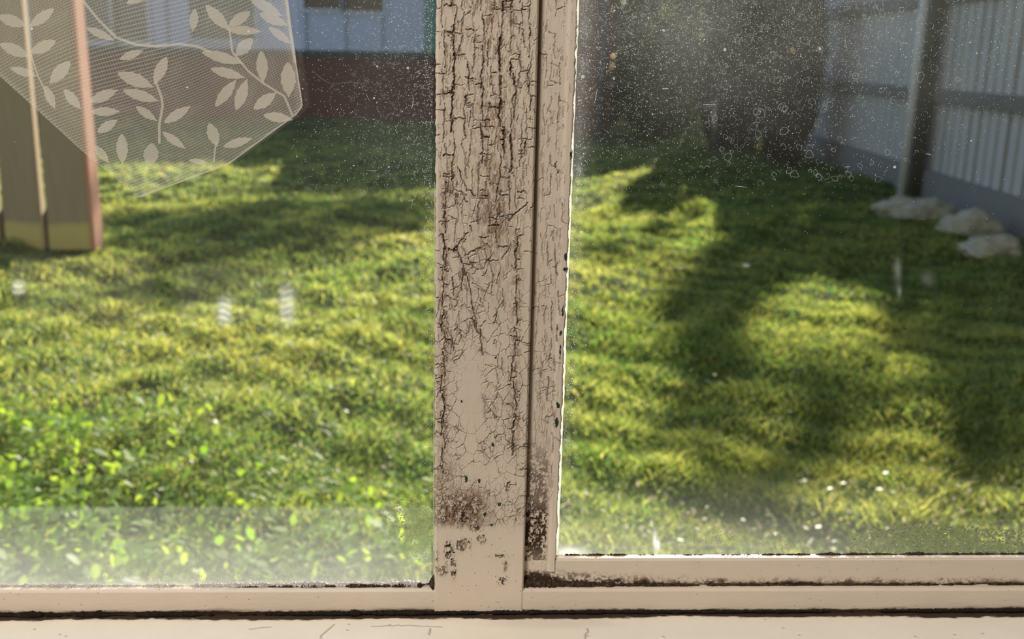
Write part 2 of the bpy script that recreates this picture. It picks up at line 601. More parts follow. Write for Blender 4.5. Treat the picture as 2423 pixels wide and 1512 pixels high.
    A = np.maximum(A, np.maximum(cells, up))
    A *= 1 - .97 * smooth_patch
    A *= 1 - .8 * smooth2
    A *= 1 - sstep(1235, 1290, yy + 30 * (fbm(H, W, 30, 30, 31) - .5))
    # dirt caught in the paint
    n1 = fbm(H, W, 26, 12, 41, 5); n2 = fbm(H, W, 10, 7, 42, 4); n3 = fbm(H, W, 60, 5, 43, 4)
    bA = blur(A, 5)
    st = np.clip(bA * 1.3 - .08, 0, 1) * sstep(.40, .65, n2)
    core = np.exp(-((xx - 142) / 52.0) ** 2) * (.35 + .65 * sstep(-200, 120, yy)) * (1 - sstep(590, 760, yy))
    core2 = np.exp(-((xx - 150) / 38.0) ** 2) * np.exp(-((yy - 510) / 150.0) ** 2)
    fine = fbm(H, W, 9, 2.2, 321, 3)
    st = np.maximum(st, np.clip(blur(A, 6) * 2.4 - .2, 0, 1) * sstep(.50, .64, fine * .6 + n2 * .4))
    pin = fbm(H, W, 3.2, 2.2, 322, 2)
    st = np.maximum(st, np.clip(blur(A, 7) * 3.2 - .15, 0, 1) * sstep(.55, .66, pin) * .95)
    A = np.maximum(A, np.clip(blur(A, 5) * 2.6 - .35, 0, 1) * sstep(.70, .80, pin) * .7)
    st = np.maximum(st, core * .9 * sstep(.485, .60, n3 * .25 + n1 * .35 + fine * .4))
    st = np.maximum(st, core2 * .95 * sstep(.36, .58, n1 * .4 + n2 * .25 + fine * .35))
    edge_st = (np.exp(-((xx - 24) / 14.0) ** 2) + np.exp(-((xx - 208) / 16.0) ** 2)) * sstep(380, 480, yy) * (1 - sstep(1050, 1120, yy))
    st = np.maximum(st, .8 * edge_st * sstep(.44, .60, fine * .5 + n2 * .5))
    lowd = np.exp(-((yy - 1208) / 52.0) ** 4) * (1 - .85 * sstep(110, 175, xx + 60 * (fbm(H, W, 30, 30, 341) - .5))) * (.55 + .45 * sstep(0, 20, xx)) * (1 - sstep(1236, 1262, yy + 30 * (n1 - .5)))
    lowd = np.maximum(lowd, .55 * np.exp(-((yy - 1130) / 40.0) ** 2) * (1 - sstep(40, 90, xx)))
    st = np.maximum(st, lowd * sstep(.34, .56, n1 * .3 + n2 * .4 + fbm(H, W, 3.4, 3, 331, 2) * .3))
    A = np.maximum(A, lowd * .95 * scraggle(H, W, 16, 14, 44, .035))
    # mould spots on the newer paint at the foot
    for px, py, sx, sy, k in ((1072, 1308, 15, 28, 1.), (1110, 1290, 22, 16, .8), (1160, 1276, 14, 12, .8), (1056, 1352, 14, 12, .7), (1205, 1316, 26, 5, .75),
                              (1216, 1376, 14, 10, .9), (1226, 1148, 9, 16, 1.), (1084, 1345, 8, 26, .95), (1224, 1340, 8, 14, .6), (1038, 1330, 7, 30, .6), (1140, 1250, 16, 10, .9), (1112, 1225, 14, 14, 1.0)):
        gsp = np.exp(-(((xx - px + 1030) / sx) ** 2 + ((yy - py) / sy) ** 2))
        A = np.maximum(A, k * np.maximum(scraggle(H, W, 17, 13, int(px), .030 + .03 * gsp), sstep(.62, .7, fbm(H, W, 8, 7, int(px) + 9, 4) + .08 * gsp)) * sstep(.22, .55, gsp + .25 * (n2 - .5)))
        st = np.maximum(st, .75 * gsp * sstep(.5, .58, fbm(H, W, 4, 4, int(px) + 3, 3)))
    sp = (np.random.default_rng(77).random((H, W)) > .9989) * (yy > 1240) * (n1 > .5)
    A = np.maximum(A, .8 * np.clip(blur(sp.astype(float), .7) * 4, 0, 1))
    # green undercoat showing where flakes have gone
    chip = np.zeros((H, W))
    for px, py, sx, sy in ((1115, 1132, 4, 8), (1149, 1139, 5, 6), (1205, 1194, 4, 5), (1168, 1217, 6, 5), (1186, 1243, 6, 4), (1101, 951, 3, 4), (1188, 846, 3, 3), (1184, 1053, 4, 4), (1033, 895, 4, 5)):
        gsp = ((xx - px + 1030) / sx) ** 2 + ((yy - py) / sy) ** 2 + 3.4 * (fbm(H, W, 6, 5, int(py), 2) - .5)
        chip = np.maximum(chip, sstep(.95, .7, gsp))
    A = np.clip(A, 0, 1); st = np.clip(st, 0, 1)
    # relief in metres, + is towards the room
    lip = np.clip(blur(A, 2.6) - A, 0, 1)
    grain = fbm(H, W, 46, 2.6, 51, 3) - .5
    flake = fbm(H, W, 9, 6, 52, 3) - .5
    rel = (-.00075 * A + .00050 * lip + .00018 * grain * (.4 + 1.2 * bA) + .00026 * flake * np.clip(bA * 3 - .2, 0, 1) - .00018 * chip
           + .00016 * (fbm(H, W, 40, 40, 53, 4) - .5) + .00022 * smooth_patch)
    ed = np.minimum(xx, W - 1 - xx).astype(float)
    rel = rel - .0016 * np.clip(1 - ed / 7, 0, 1) ** 2
    return A, st, chip, rel, y0, H, W


def board_with_sides(P, fields, depth, Yback):
    """adds a column at each side that runs back into the window"""
    L, R_ = P[:, :1].copy(), P[:, -1:].copy()
    L[..., 1] = Yback; R_[..., 1] = Yback
    P2 = np.concatenate([L, P, R_], axis=1)
    F2 = {k: np.concatenate([f[:, :1] * 0, f, f[:, -1:] * 0], axis=1) for k, f in fields.items()}
    return P2, F2


A, st, chip, rel, y0, H, W = mullion_fields()
P = rows_to_plane((1032.9, 1026.5), (1287.6, 1238), y0, y0 + H - 1, H, W, YM)
P[..., 1] -= rel
# a little raggedness along the arrises
rg = (fbm(H, 2, 14, 2, 90, 4)[:, 0] - .5) * .0012
P[:, :3, 0] += rg[:, None]
P2, F2 = board_with_sides(P, {'crack': A, 'stain': st, 'chip': chip}, 0, 0.522)
grid_obj('centre_post', P2, F2, M['paint'], win1)
b = MB(); zt = float(P[0, 0, 2])
b.box(float(P[0, 0, 0]), float(P[0, -1, 0]), YM, 0.522, zt, 1.88)
b.build('upper_post', M['back_paint'], win1)


# ---- the sash stile right of the post --------------------------------
def stile_fields():
    r = np.random.default_rng(23)
    y0, H, W = -420, 1772, 96
    A = np.zeros((H, W)); Yo = -y0
    yy = np.arange(H)[:, None] + y0; xx = np.arange(W)[None, :]
    for x, wd, st_, ya, yb in ((26, .9, .6, -420, 1150), (44, 1.3, .75, -420, 1000), (58, 1.3, .8, 150, 1150), (72, 1.8, .9, 480, 1150), (38, .8, .55, 600, 1150)):
        y = ya
        while y < yb:
            seg = wander(x + r.normal(0, 3), y + Yo, 0, 8, int(r.integers(3, 9)), 1.4, 2, r)
            stroke(A, seg, wd * r.uniform(.3, 1.1), st_ * r.uniform(.5, 1.05)); y = seg[-1][1] - Yo + r.uniform(4, 42)
            if r.random() < .6:
                x1, y1 = seg[int(r.integers(0, len(seg)))]
                stroke(A, wander(x1, y1, r.choice([-4, 4]), r.uniform(-2, 2), int(r.integers(2, 6)), 1, 1.6, r), r.uniform(.4, .9), .75)
    for _ in range(350):
        x = r.uniform(14, W - 12); y = r.uniform(y0, 1150); l = r.uniform(6, 24)
        stroke(A, wander(x, y + Yo, 0, l / 3, 3, .8, 1, r), r.uniform(.2, .7), r.uniform(.25, .6))
    A = warp(A, 2.6, 6, 401)
    A = np.clip(A * (.45 + 1.0 * fbm(H, W, 9, 5, 403, 3)), 0, 1)
    e = warp(voro(H, W, 26, 20, 5), 1.6, 5, 404)
    A = np.maximum(A, np.clip(1 - e / .07, 0, 1) * sstep(.42, .58, fbm(H, W, 50, 40, 6)) * sstep(480, 1000, yy) * .8 * sstep(10, 20, xx) * (1 - sstep(76, 84, xx)))
    n1 = fbm(H, W, 18, 12, 7, 5); n2 = fbm(H, W, 7, 6, 8, 4)
    # mould thick at the foot
    foot = np.exp(-((yy - 1255) / 88.0) ** 2) * (1 - sstep(60, 76, xx + 10 * (n1 - .5)))
    foot = np.maximum(foot, .55 * sstep(980, 1150, yy) * (1 - sstep(1320, 1345, yy)) * (1 - sstep(58, 76, xx)))
    st = np.maximum(.85 * foot * sstep(.46, .53, n1 * .30 + n2 * .30 + fbm(H, W, 4, 4, 18, 3) * .4 + .07 * foot - .02), np.clip(blur(A, 4) * 1.3, 0, 1) * sstep(.4, .66, n2))
    fz = fbm(H, W, 4.5, 4, 411, 3)
    A = np.maximum(A, np.clip(foot * 1.15, 0, 1) * sstep(.49, .56, n2 * .3 + n1 * .3 + fz * .4 + .05 * foot))
    groove = np.exp(-((xx - 2) / 6.0) ** 2)
    st = np.maximum(st, groove * (.35 + .45 * n1))
    chip = np.zeros((H, W))
    for px, py, sx, sy in ((1364, 160, 7, 26), (1354, 366, 6, 12), (1338, 608, 4, 9), (1336, 636, 4, 5), (1326, 788, 4, 7), (1319, 958, 5, 9), (1317, 998, 5, 12), (1331, 735, 3, 14), (1325, 830, 2, 18)):
        edge = 1366.5 + (1318 - 1366.5) * (py / 1310.0)
        cx = W - 1 - (edge - px)
        g = ((xx - cx) / sx) ** 2 + ((yy - py) / sy) ** 2 + 2.4 * (fbm(H, W, 7, 5, int(py), 2) - .5)
        chip = np.maximum(chip, sstep(1.0, .75, g))
    A = np.clip(A, 0, 1); st = np.clip(st, 0, 1)
    lip = np.clip(blur(A, 2.4) - A, 0, 1)
    rel = -.0006 * A + .0004 * lip + .00030 * (fbm(H, W, 8, 6, 12, 3) - .5) * np.clip(blur(A, 5) * 3, 0, 1) + .00016 * (fbm(H, W, 40, 4, 14, 3) - .5)
    rel = rel + .0009 * sstep(W - 26, W - 16, xx) - .0018 * np.clip(1 - (W - 1 - xx) / 5.0, 0, 1) ** 2 - .0022 * np.exp(-(xx / 7.0) ** 2)
    return A, st, chip, rel, y0, H, W


A, st, chip, rel, y0, H, W = stile_fields()
P = rows_to_plane((1283.4, 1233), (1384.1, 1315), y0, y0 + H - 1, H, W, YS)
P[..., 1] -= rel
P[:, -4:, 0] += ((fbm(H, 2, 16, 2, 91, 4)[:, 0] - .5) * .0016)[:, None]
P2, F2 = board_with_sides(P, {'crack': A, 'stain': st, 'chip': chip}, 0, 0.526)
grid_obj('sash_stile', P2, F2, M['paint'], win2)
XR_S = P[:, -1].copy()
b = MB(); b.box(float(P[0, 0, 0]), float(P[0, -1, 0]), YS, 0.526, float(P[0, 0, 2]), 1.88); b.build('upper_stile', M['back_paint'], win2)


# ---- long horizontal members -----------------------------------------
def long_board(name, x0px, x1px, top, bot, Y, topdepth, Ybk, fields_fn, mm, parent, W, Hf, round_=0.0012, seed=0):
    """top/bot: photo y at x0 and x1 of the front face's upper/lower arris. A rounded top edge, then the top face running back."""
    a0, a1 = PY(x0px, top[0], Y), PY(x1px, top[1], Y)
    b0, b1 = PY(x0px, bot[0], Y), PY(x1px, bot[1], Y)
    s = np.linspace(0, 1, W)
    xs = a0.x + (a1.x - a0.x) * s
    zt = a0.z + (a1.z - a0.z) * s; zb = b0.z + (b1.z - b0.z) * s
    nt_ = 14
    Ht = Hf + nt_
    P = np.zeros((Ht, W, 3)); P[..., 0] = xs[None, :]
    # top face from the back to the front, then the face downwards
    for i in range(nt_):
        f = i / nt_
        P[i, :, 1] = Y + topdepth * (1 - f); P[i, :, 2] = zt + .0004 * (1 - f)
    for i in range(Hf):
        f = i / (Hf - 1)
        P[nt_ + i, :, 1] = Y; P[nt_ + i, :, 2] = zt + (zb - zt) * f
    F, rel = fields_fn(Ht, W, nt_, Hf)
    P[..., 1] -= rel
    d = np.abs(np.arange(Ht) - nt_)[:, None]
    k = np.clip(1 - d / 4.0, 0, 1) ** 1.5
    P[..., 1] += round_ * k * .6; P[..., 2] -= round_ * k * .5
    bk = P[-1:].copy(); bk[..., 1] = Ybk
    P = np.concatenate([P, bk], axis=0)
    F = {q: np.concatenate([f, f[-1:]], axis=0) for q, f in F.items()}
    return grid_obj(name, P, F, mm, parent)


def edge_dirt(h, w_, nt_, Hf, seed, lo=0.10, up=0.0, left=0.0, specks=.0006, left_h=.0, green=0.0, greentop=()):
    r = np.random.default_rng(seed)
    yy = np.clip((np.arange(h)[:, None] - nt_) / (Hf - 1), -1, 1); xx = np.linspace(0, 1, w_)[None, :]
    n = fbm(h, w_, 9, 40, seed, 5); n2 = fbm(h, w_, 5, 7, seed + 3, 4)
    nl = fbm(1, w_, 2, 90, seed + 5, 4)
    A = sstep(0, .12, yy - (1 - lo * (.4 + 1.3 * nl)) + .16 * (n2 - .5))
    st = sstep(0, .3, yy - (1 - 2.2 * lo * (.3 + 1.1 * nl)) + .35 * (n - .5)) * .8
    if left:
        nn = fbm(h, w_, 16, 22, seed + 21, 4); fz = fbm(h, w_, 5, 5, seed + 22, 3)
        top_ = .95 - .45 * np.exp(-(xx / left) ** 1.2)
        g = sstep(-.16, .22, yy - top_ + .5 * (nn - .5))
        A = np.maximum(A, np.clip(g * 1.2, 0, 1) * sstep(.40, .50, fz * .55 + nn * .3 + .16 * g))
        st = np.maximum(st, .8 * sstep(-.3, .1, yy - top_ + .4 * (nn - .5)) * sstep(.42, .56, fz))
    if up:
        A = np.maximum(A, up * sstep(.52, .66, n2) * np.exp(-((yy - .0) / .08) ** 2))
    sp = (r.random((h, w_)) > 1 - specks).astype(float)
    A = np.maximum(A, .85 * np.clip(blur(sp, .7) * 3.5, 0, 1))
    chip = np.zeros((h, w_))
    for c, wd in greentop:
        g = np.abs((xx - c) / wd) ** 2 + ((yy - .02) / .17) ** 2 + 2.6 * (n2 - .5)
        chip = np.maximum(chip, sstep(1.1, .8, g))
    rel = .00022 * (fbm(h, w_, 26, 90, seed + 8, 4) - .5) + .00012 * (n2 - .5) - .0003 * A - .0002 * chip
    return {'crack': np.clip(A, 0, 1), 'stain': np.clip(st, 0, 1), 'chip': chip}, rel


# bottom rail of the frame, running the whole width under both lights
long_board('bottom_rail', -160, 2560, (1399.0, 1394.5), (1452.0, 1441.0), YM + .0005, 0.0062, 0.5165,
           lambda h, w_, a, c: edge_dirt(h, w_, a, c, 61, .10, .0, .0, .00035, 0, ((.684, .0045), (.738, .0035), (.74, .002), (.778, .006), (.79, .005), (.802, .004), (.831, .003), (.918, .003), (.905, .004), (.965, .008), (.985, .009), (.383, .005), (.402, .005))),
           M['paint'], win1, 2000, 58)
# bottom rail of the opening sash
long_board('sash_rail', 1240, 2560, (1324.0, 1321.0), (1387.0, 1381.5), YS, 0.0046, 0.520,
           lambda h, w_, a, c: edge_dirt(h, w_, a, c, 71, .12, .0, .17, .00030), M['paint'], win2, 1320, 64)

# ---- window board (sill) ------------------------------------------------
zs_l, zs_r = PY(0, 1461, 0.5085).z, PY(2423, 1451, 0.5085).z
Hs, Ws = 70, 2500
xs = np.linspace(-0.78, 0.78, Ws)
zsill = np.interp(xs, [PY(0, 1461, .5085).x, PY(2423, 1451, .5085).x], [zs_l, zs_r])
ysill = np.linspace(0.512, 0.478, Hs)
P = np.zeros((Hs, Ws, 3)); P[..., 0] = xs; P[..., 1] = ysill[:, None]; P[..., 2] = zsill[None, :]
r = np.random.default_rng(5)
A = np.zeros((Hs, Ws)); sxp = Ws / 1.56


def sill_ix(px, py):
    d = ray(px, py); zz = float(np.interp(0.1, xs, zsill))
    q = CAM + d * ((zz - 1.0) / d.z)
    return ((q.x + .78) * sxp, (0.512 - q.y) / (0.512 - 0.478) * Hs)


for pts in (((880, 1481), (940, 1478), (1000, 1480), (1044, 1482)), ((592, 1487), (640, 1482)), ((756, 1508), (790, 1476)), ((1382, 1510), (1388, 1486)), ((1014, 1500), (1017, 1486)),
            ((1370, 1461), (1395, 1453), (1450, 1449)), ((1465, 1453), (1471, 1460)), ((1640, 1448), (1700, 1453), (1750, 1440)), ((1752, 1440), (1751, 1462))):
    q = [sill_ix(*p) for p in pts]
    n = []
    for a, b_ in zip(q[:-1], q[1:]):
        n += [(a[0] + (b_[0] - a[0]) * k / 5 + r.normal(0, .6), a[1] + (b_[1] - a[1]) * k / 5 + r.normal(0, .5)) for k in range(5)]
    stroke(A, n + [q[-1]], .35, .6)
n2 = fbm(Hs, Ws, 5, 8, 3, 4); nl = fbm(1, Ws, 2, 80, 4, 4)
yy = np.linspace(0, 1, Hs)[:, None]
seam = sstep(.06, 0, yy - (.085 + .13 * nl) + .10 * (n2 - .5))
sp = (r.random((Hs, Ws)) > .9997).astype(float)
A = np.clip(np.maximum(np.maximum(A, seam), .8 * np.clip(blur(sp, .7) * 3.5, 0, 1)), 0, 1)
stn = np.clip(.45 * sstep(.25, 0, yy - .12 * nl + .2 * (n2 - .5)) * n2 * 1.3, 0, 1)
g = np.exp(-(((np.arange(Ws)[None, :] - sill_ix(1300, 1472)[0]) / 60.0) ** 2 + ((np.arange(Hs)[:, None] - sill_ix(1300, 1472)[1]) / 13.0) ** 2) ** 2)
stn = np.maximum(stn, .16 * g)
P[..., 2] += -.0004 * A + .0003 * (fbm(Hs, Ws, 20, 60, 9, 4) - .5)
F = {'crack': A, 'stain': stn, 'chip': np.zeros_like(A)}
front = np.concatenate([P, P[-1:] * 1, P[-1:] * 1, P[-1:] * 1], axis=0)
front[-3, :, 1] = 0.418; front[-3, :, 2] = zsill
front[-2, :, 1] = 0.413; front[-2, :, 2] = zsill - .006
front[-1, :, 1] = 0.415; front[-1, :, 2] = zsill - .024
F = {k: np.concatenate([f, f[-1:] * 0, f[-1:] * 0, f[-1:] * 0], axis=0) for k, f in F.items()}
sill = grid_obj('trim_1', front, F, M['sill_paint'])
tag(sill, 'cream painted window board with hairline cracks along the bottom of the photo', 'window sill', None, 'structure')


# ---- dirt, putty and paint edges ------------------------------------------
def lump_strip(name, pts, Y0, rad, mm, parent, seed, gaps=0.0, n_per=1.6, flat=0.8, thick=None):
    """a rough half-round ridge along photo points (px, py) lying on plane Y0"""
    r = np.random.default_rng(seed)
    xs_, ys_ = [p[0] for p in pts], [p[1] for p in pts]
    n = int((xs_[-1] - xs_[0]) / n_per)
    xq = np.linspace(xs_[0], xs_[-1], n); yq = np.interp(xq, xs_, ys_)
    m_ = 9
    bumpn = fbm(1, n, 2, 14, seed, 4)[0]; coarse = fbm(1, n, 2, 90, seed + 1, 3)[0]
    R_ = rad * (.35 + 1.3 * bumpn)
    if thick is not None:
        R_ = R_ * np.interp(xq, [t[0] for t in thick], [t[1] for t in thick])
    if gaps: R_ = R_ * sstep(gaps - .06, gaps + .05, coarse + .25 * (bumpn - .5))
    fine = np.random.default_rng(seed + 3).random((m_, n))
    P = np.zeros((m_, n, 3))
    for i in range(n):
        p = PY(xq[i], yq[i], Y0)
        for k in range(m_):
            a = math.pi * k / (m_ - 1) - .35
            rr = R_[i] * (.72 + .5 * fine[k, i])
            P[k, i] = (p.x, p.y - rr * math.sin(a) * flat, p.z + rr * math.cos(a))
    return grid_obj(name, P, {}, mm, parent)


# left light: bead of old putty along the glass, crumbs gathering to the corner
lump_strip('putty_bead', [(-140, 1387.5), (430, 1389), (700, 1386), (1027, 1383)], YGL - .0016, .0017, M['putty'], win1, 301, thick=[(-140, .95), (400, .85), (600, 1.15), (1027, 1.1)], flat=1.0)
lump_strip('rail_crumbs', [(340, 1394), (600, 1391), (760, 1388), (990, 1386), (1027, 1378)], YGL - .0030, .0012, M['dirt'], win1, 311, gaps=.36, thick=[(340, .1), (560, .7), (700, .95), (900, .95), (985, 1.2), (1015, 2.6), (1027, 2.9)])
lump_strip('seam_dirt', [(-150, 1457.5), (500, 1454.5), (1200, 1449), (1800, 1447), (2560, 1443.5)], YM - .0001, .0016, M['dirt_dark'], win1, 321, gaps=.34, thick=[(-150, .7), (40, .7), (80, 1.2), (235, 1.25), (260, .3), (300, .3), (330, 1.0), (480, .9), (600, .7), (860, 1.15), (960, 1.0), (1050, .6), (1240, .75), (1750, .6), (2100, .5), (2423, .7), (2560, .7)])
lump_strip('glass_dirt', [(1318, 1317), (1500, 1317.5), (1800, 1315.5), (2560, 1312.5)], YGR - .0013, .00145, M['dirt'], win2, 331, flat=.6, gaps=.22, thick=[(1318, 1.25), (1480, .95), (1620, .7), (1900, .85), (2150, 1.0), (2560, 1.1)])
lump_strip('ledge_dirt', [(1238, 1381), (1400, 1385.5), (1700, 1386), (2560, 1382)], YS - .0006, .0011, M['dirt'], win2, 341, gaps=.24, thick=[(1238, 2.3), (1330, 2.0), (1480, 1.0), (1900, .65), (2560, .5)])


# paint carried over onto the glass beside the stile, bright with the sun behind it
def edge_smear(name, top, bot, y0, y1, Y, wpx, mm, parent, seed):
    n = int((y1 - y0) / 2)
    ja = fbm(1, n, 2, 8, seed, 4)[0]; jb = fbm(1, n, 2, 60, seed + 1, 3)[0]
    V, Fq = [], []
    for i in range(n):
        py = y0 + (y1 - y0) * i / (n - 1); px = top + (bot - top) * i / (n - 1)
        wd = wpx * (.45 + .7 * ja[i] + .2 * jb[i])
        for q, dy in ((px - 3, 0), (px + wd * .6, -.0004), (px + wd, 0)):
            p = PY(q, py, Y); V.append((p.x, p.y + dy, p.z))
        if i:
            o = (i - 1) * 3
            Fq += [(o, o + 1, o + 4, o + 3), (o + 1, o + 2, o + 5, o + 4)]
    me = raw_mesh(name, V, np.array(Fq).ravel(), np.full(len(Fq), 4))
    return link(name, me, mm, parent, True)


edge_smear('paint_edge', 1383.0, 1317.5, -418, 1312, YGR - .0004, 4.0, M['white_edge'], win2, 401)
edge_smear('paint_edge', 1030.5, 1027.5, 430, 1385, YGL - .0003, -3.0, M['white_edge'], win1, 403)


# ---- the two panes ---------------------------------------------------------
def haze_right(X, Y):
    h = np.zeros_like(X)
    n = fbm(*X.shape, 40, 40, 5, 5); nf = fbm(*X.shape, 6, 6, 6, 4); ns = fbm(*X.shape, 3, 40, 7, 4)
    cloud = np.exp(-((X - 1660) / 540.0) ** 2) * (1 - sstep(60, 470, Y)) + .35 * (1 - sstep(0, 520, Y))
    h += .052 * cloud * (.35 + 1.3 * n)
    h += .10 * np.exp(-((X - (1368 - Y * .038)) / 34.0) ** 2) * (.4 + nf) * (1 - .6 * sstep(300, 700, Y))
    h += .13 * np.exp(-((1312 - Y) / 40.0)) * (.5 + n) * (1 - .55 * sstep(1900, 2400, X))
    h += .12 * sstep(.55, .75, ns) * np.exp(-((Y - 1292) / 16.0) ** 2) * np.exp(-((X - 1560) / 260.0) ** 2)
    h += .75 * np.exp(-(((X - 1345) / 40.0) ** 2 + ((Y - 1308) / 13.0) ** 2))
    h += .055 * sstep(1090, 1240, Y)
    for px, py, sx, sy, k in ((1550, 1278, 5, 20, .7), (1541, 1240, 2.5, 8, .4), (1558, 1290, 4, 12, .8), (2124, 640, 8, 26, .10), (2128, 690, 5, 12, .10), (2196, 660, 14, 16, .07),
                              (1765, 628, 8, 5, .18), (1612, 634, 7, 4, .12), (1372, 405, 7, 20, .14), (1690, 272, 6, 30, .06)):
        h += k * np.exp(-(((X - px) / sx) ** 2 + ((Y - py) / sy) ** 2)) * (.4 + 1.2 * nf)
    return np.clip(h, 0, .95)


def haze_reflect_left(X, Y):
    h = np.zeros_like(X)
    n = fbm(*X.shape, 40, 40, 15, 5); nf = fbm(*X.shape, 6, 6, 16, 4)
    h += .020 * np.exp(-((X - 960) / 170.0) ** 2) * (1 - sstep(300, 470, Y)) * (.4 + 1.2 * n)
    h += .012
    h += .10 * sstep(1195, 1205, Y + 3 * (n - .5)) * (1 - .65 * sstep(880, 1010, X + .4 * (Y - 1200)))  # reflection of the sill, painted in as a pale band
    h += .15 * sstep(1240, 1370, Y) * (.45 + n)
    h += .30 * np.exp(-((1386 - Y) / 9.0)) * (.3 + nf)
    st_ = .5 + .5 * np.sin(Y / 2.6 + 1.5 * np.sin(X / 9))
    for px, py, sx, sy, k in ((531, 737, 16, 32, .55), (679, 722, 17, 44, .48), (44, 680, 15, 17, .55), (310, 1372, 22, 8, .5)):  # first three: pale room reflections painted onto the glass
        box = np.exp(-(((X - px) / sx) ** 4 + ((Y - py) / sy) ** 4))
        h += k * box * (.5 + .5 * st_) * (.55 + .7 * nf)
    return np.clip(h, 0, .95)


def disc_mesh(V, Fc, Cn, Mi, c, ex, ez, rx, rz, rot, n, mi, jit, r):
    o = len(V)
    ca, sa = math.cos(rot), math.sin(rot)
    for k in range(n):
        a = 2 * math.pi * k / n
        q = 1 + r.normal(0, jit)
        x, z = rx * q * math.cos(a), rz * q * math.sin(a)
        V.append((c[0] + x * ca - z * sa, c[1], c[2] + x * sa + z * ca))
    Fc.extend(range(o, o + n)); Cn.append(n); Mi.append(mi)


def pane(name, parent, corners, outer, Y, thick, haze_fn, step, specks, rings, fibres, drops, seed):
    x0, x1, y0, y1 = corners
    nx, ny = int((x1 - x0) / step) + 1, int((y1 - y0) / step) + 1
    PXg, PYg = np.meshgrid(np.linspace(x0, x1, nx), np.linspace(y0, y1, ny))
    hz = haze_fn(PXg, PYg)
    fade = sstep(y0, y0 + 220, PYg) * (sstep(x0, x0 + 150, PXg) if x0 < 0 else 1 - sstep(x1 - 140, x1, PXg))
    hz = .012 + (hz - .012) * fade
    d = (np.array(_F)[None, None] + np.array(_R) * ((PXg - CX) / FPX)[..., None] + np.array(_U) * ((CY - PYg) / FPX)[..., None])
    P = np.array(CAM) + d * (Y / d[..., 1])[..., None]
    V = [tuple(v) for v in P.reshape(-1, 3)]
    q = grid_faces(ny, nx)
    Fc = list(q.ravel()); Cn = [4] * len(q); Mi = [0] * len(q)
    # clear glass out to the frame, then the back face
    c = [P[0, 0], P[0, -1], P[-1, -1], P[-1, 0]]
    ci = [0, nx - 1, nx * ny - 1, nx * (ny - 1)]
    oc = [(outer[0], Y, 1.86), (outer[1], Y, 1.86), (outer[1], Y, c[2][2]), (outer[0], Y, c[3][2])]
    o = len(V); V += oc; nfront = len(V)
    for a_, b_ in ((0, 1), (1, 2), (3, 0)):
        if abs(oc[a_][0] - c[a_][0]) + abs(oc[b_][0] - c[b_][0]) + abs(oc[a_][2] - c[a_][2]) > 1e-6:
            Fc += [o + a_, ci[a_], ci[b_], o + b_]; Cn.append(4); Mi.append(0)
    c = oc
    o = len(V)
    V += [(p[0], Y + thick, p[2]) for p in c]
    Fc += [o, o + 1, o + 2, o + 3]; Cn.append(4); Mi.append(0)
    r = np.random.default_rng(seed)
    px2m = Y / (FPX * .97)
    for px, py, s, mi in specks(r):
        p = PY(px, py, Y - .00012)
        disc_mesh(V, Fc, Cn, Mi, p, 0, 0, s * px2m, s * px2m * r.uniform(.45, 1.1), r.uniform(0, 3.1), 5, mi, .15, r)
    for px, py, R_, a0, a1, wd in rings(r):
        n = max(8, int(R_ * (a1 - a0) / 2)); el = r.uniform(.6, 1.0); rot = r.uniform(0, 3.1)
        o = len(V); w1 = r.uniform(-.16, .16); w2 = r.uniform(0, 6)
        for k in range(n + 1):
            a = a0 + (a1 - a0) * k / n
            rr = R_ * (1 + w1 * math.sin(3 * a + w2) + r.normal(0, .10))
            for q_ in (-.5, .5):
                x, z = (rr + q_ * wd) * math.cos(a), (rr + q_ * wd) * el * math.sin(a)
                p = PY(px + x * math.cos(rot) - z * math.sin(rot), py + x * math.sin(rot) + z * math.cos(rot), Y - .00012)
                V.append(tuple(p))
        for k in range(n):
            Fc += [o + 2 * k, o + 2 * k + 1, o + 2 * k + 3, o + 2 * k + 2]; Cn.append(4); Mi.append(2)
    for (xa, ya), (xb, yb), bow, wd, mi in fibres(r):
        o = len(V); n = 10; L = math.hypot(xb - xa, yb - ya)
        nx_, ny_ = -(yb - ya) / L, (xb - xa) / L
        for k in range(n + 1):
            t_ = k / n; bw = bow * 4 * t_ * (1 - t_); ww = wd * (.25 + 1.5 * t_ * (1 - t_))
            for q_ in (-.5, .5):
                p = PY(xa + (xb - xa) * t_ + nx_ * (bw + q_ * ww), ya + (yb - ya) * t_ + ny_ * (bw + q_ * ww), Y - .00014)
                V.append(tuple(p))
        for k in range(n):
            Fc += [o + 2 * k, o + 2 * k + 1, o + 2 * k + 3, o + 2 * k + 2]; Cn.append(4); Mi.append(mi)
    for px, py, s in drops(r):       # low domes of water
        p = PY(px, py, Y - .0001); o = len(V); R_ = s * px2m; el = r.uniform(.6, 1.3); sh = r.uniform(-.4, .4)
        n = 7
        for rad, dep in ((1.0, 0), (.62, .34), (0, .46)):
            if rad == 0:
                V.append((p.x, p.y - R_ * dep, p.z)); break
            for k in range(n):
                a = 2 * math.pi * k / n
                V.append((p.x + R_ * rad * (math.cos(a) + sh * math.sin(a)), p.y - R_ * dep, p.z + R_ * rad * el * math.sin(a)))
        for k in range(n):
            j = (k + 1) % n
            Fc += [o + k, o + j, o + n + j, o + n + k]; Cn.append(4); Mi.append(3)
            Fc += [o + n + k, o + n + j, o + 2 * n]; Cn.append(3); Mi.append(3)
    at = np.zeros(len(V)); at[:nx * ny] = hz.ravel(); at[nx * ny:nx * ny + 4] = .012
    me = raw_mesh(name, V, Fc, Cn, Mi, {'haze_reflect': at})
    return link(name, me, [M['glass'], M['dust'], M['mark'], M['drops']], parent, False)


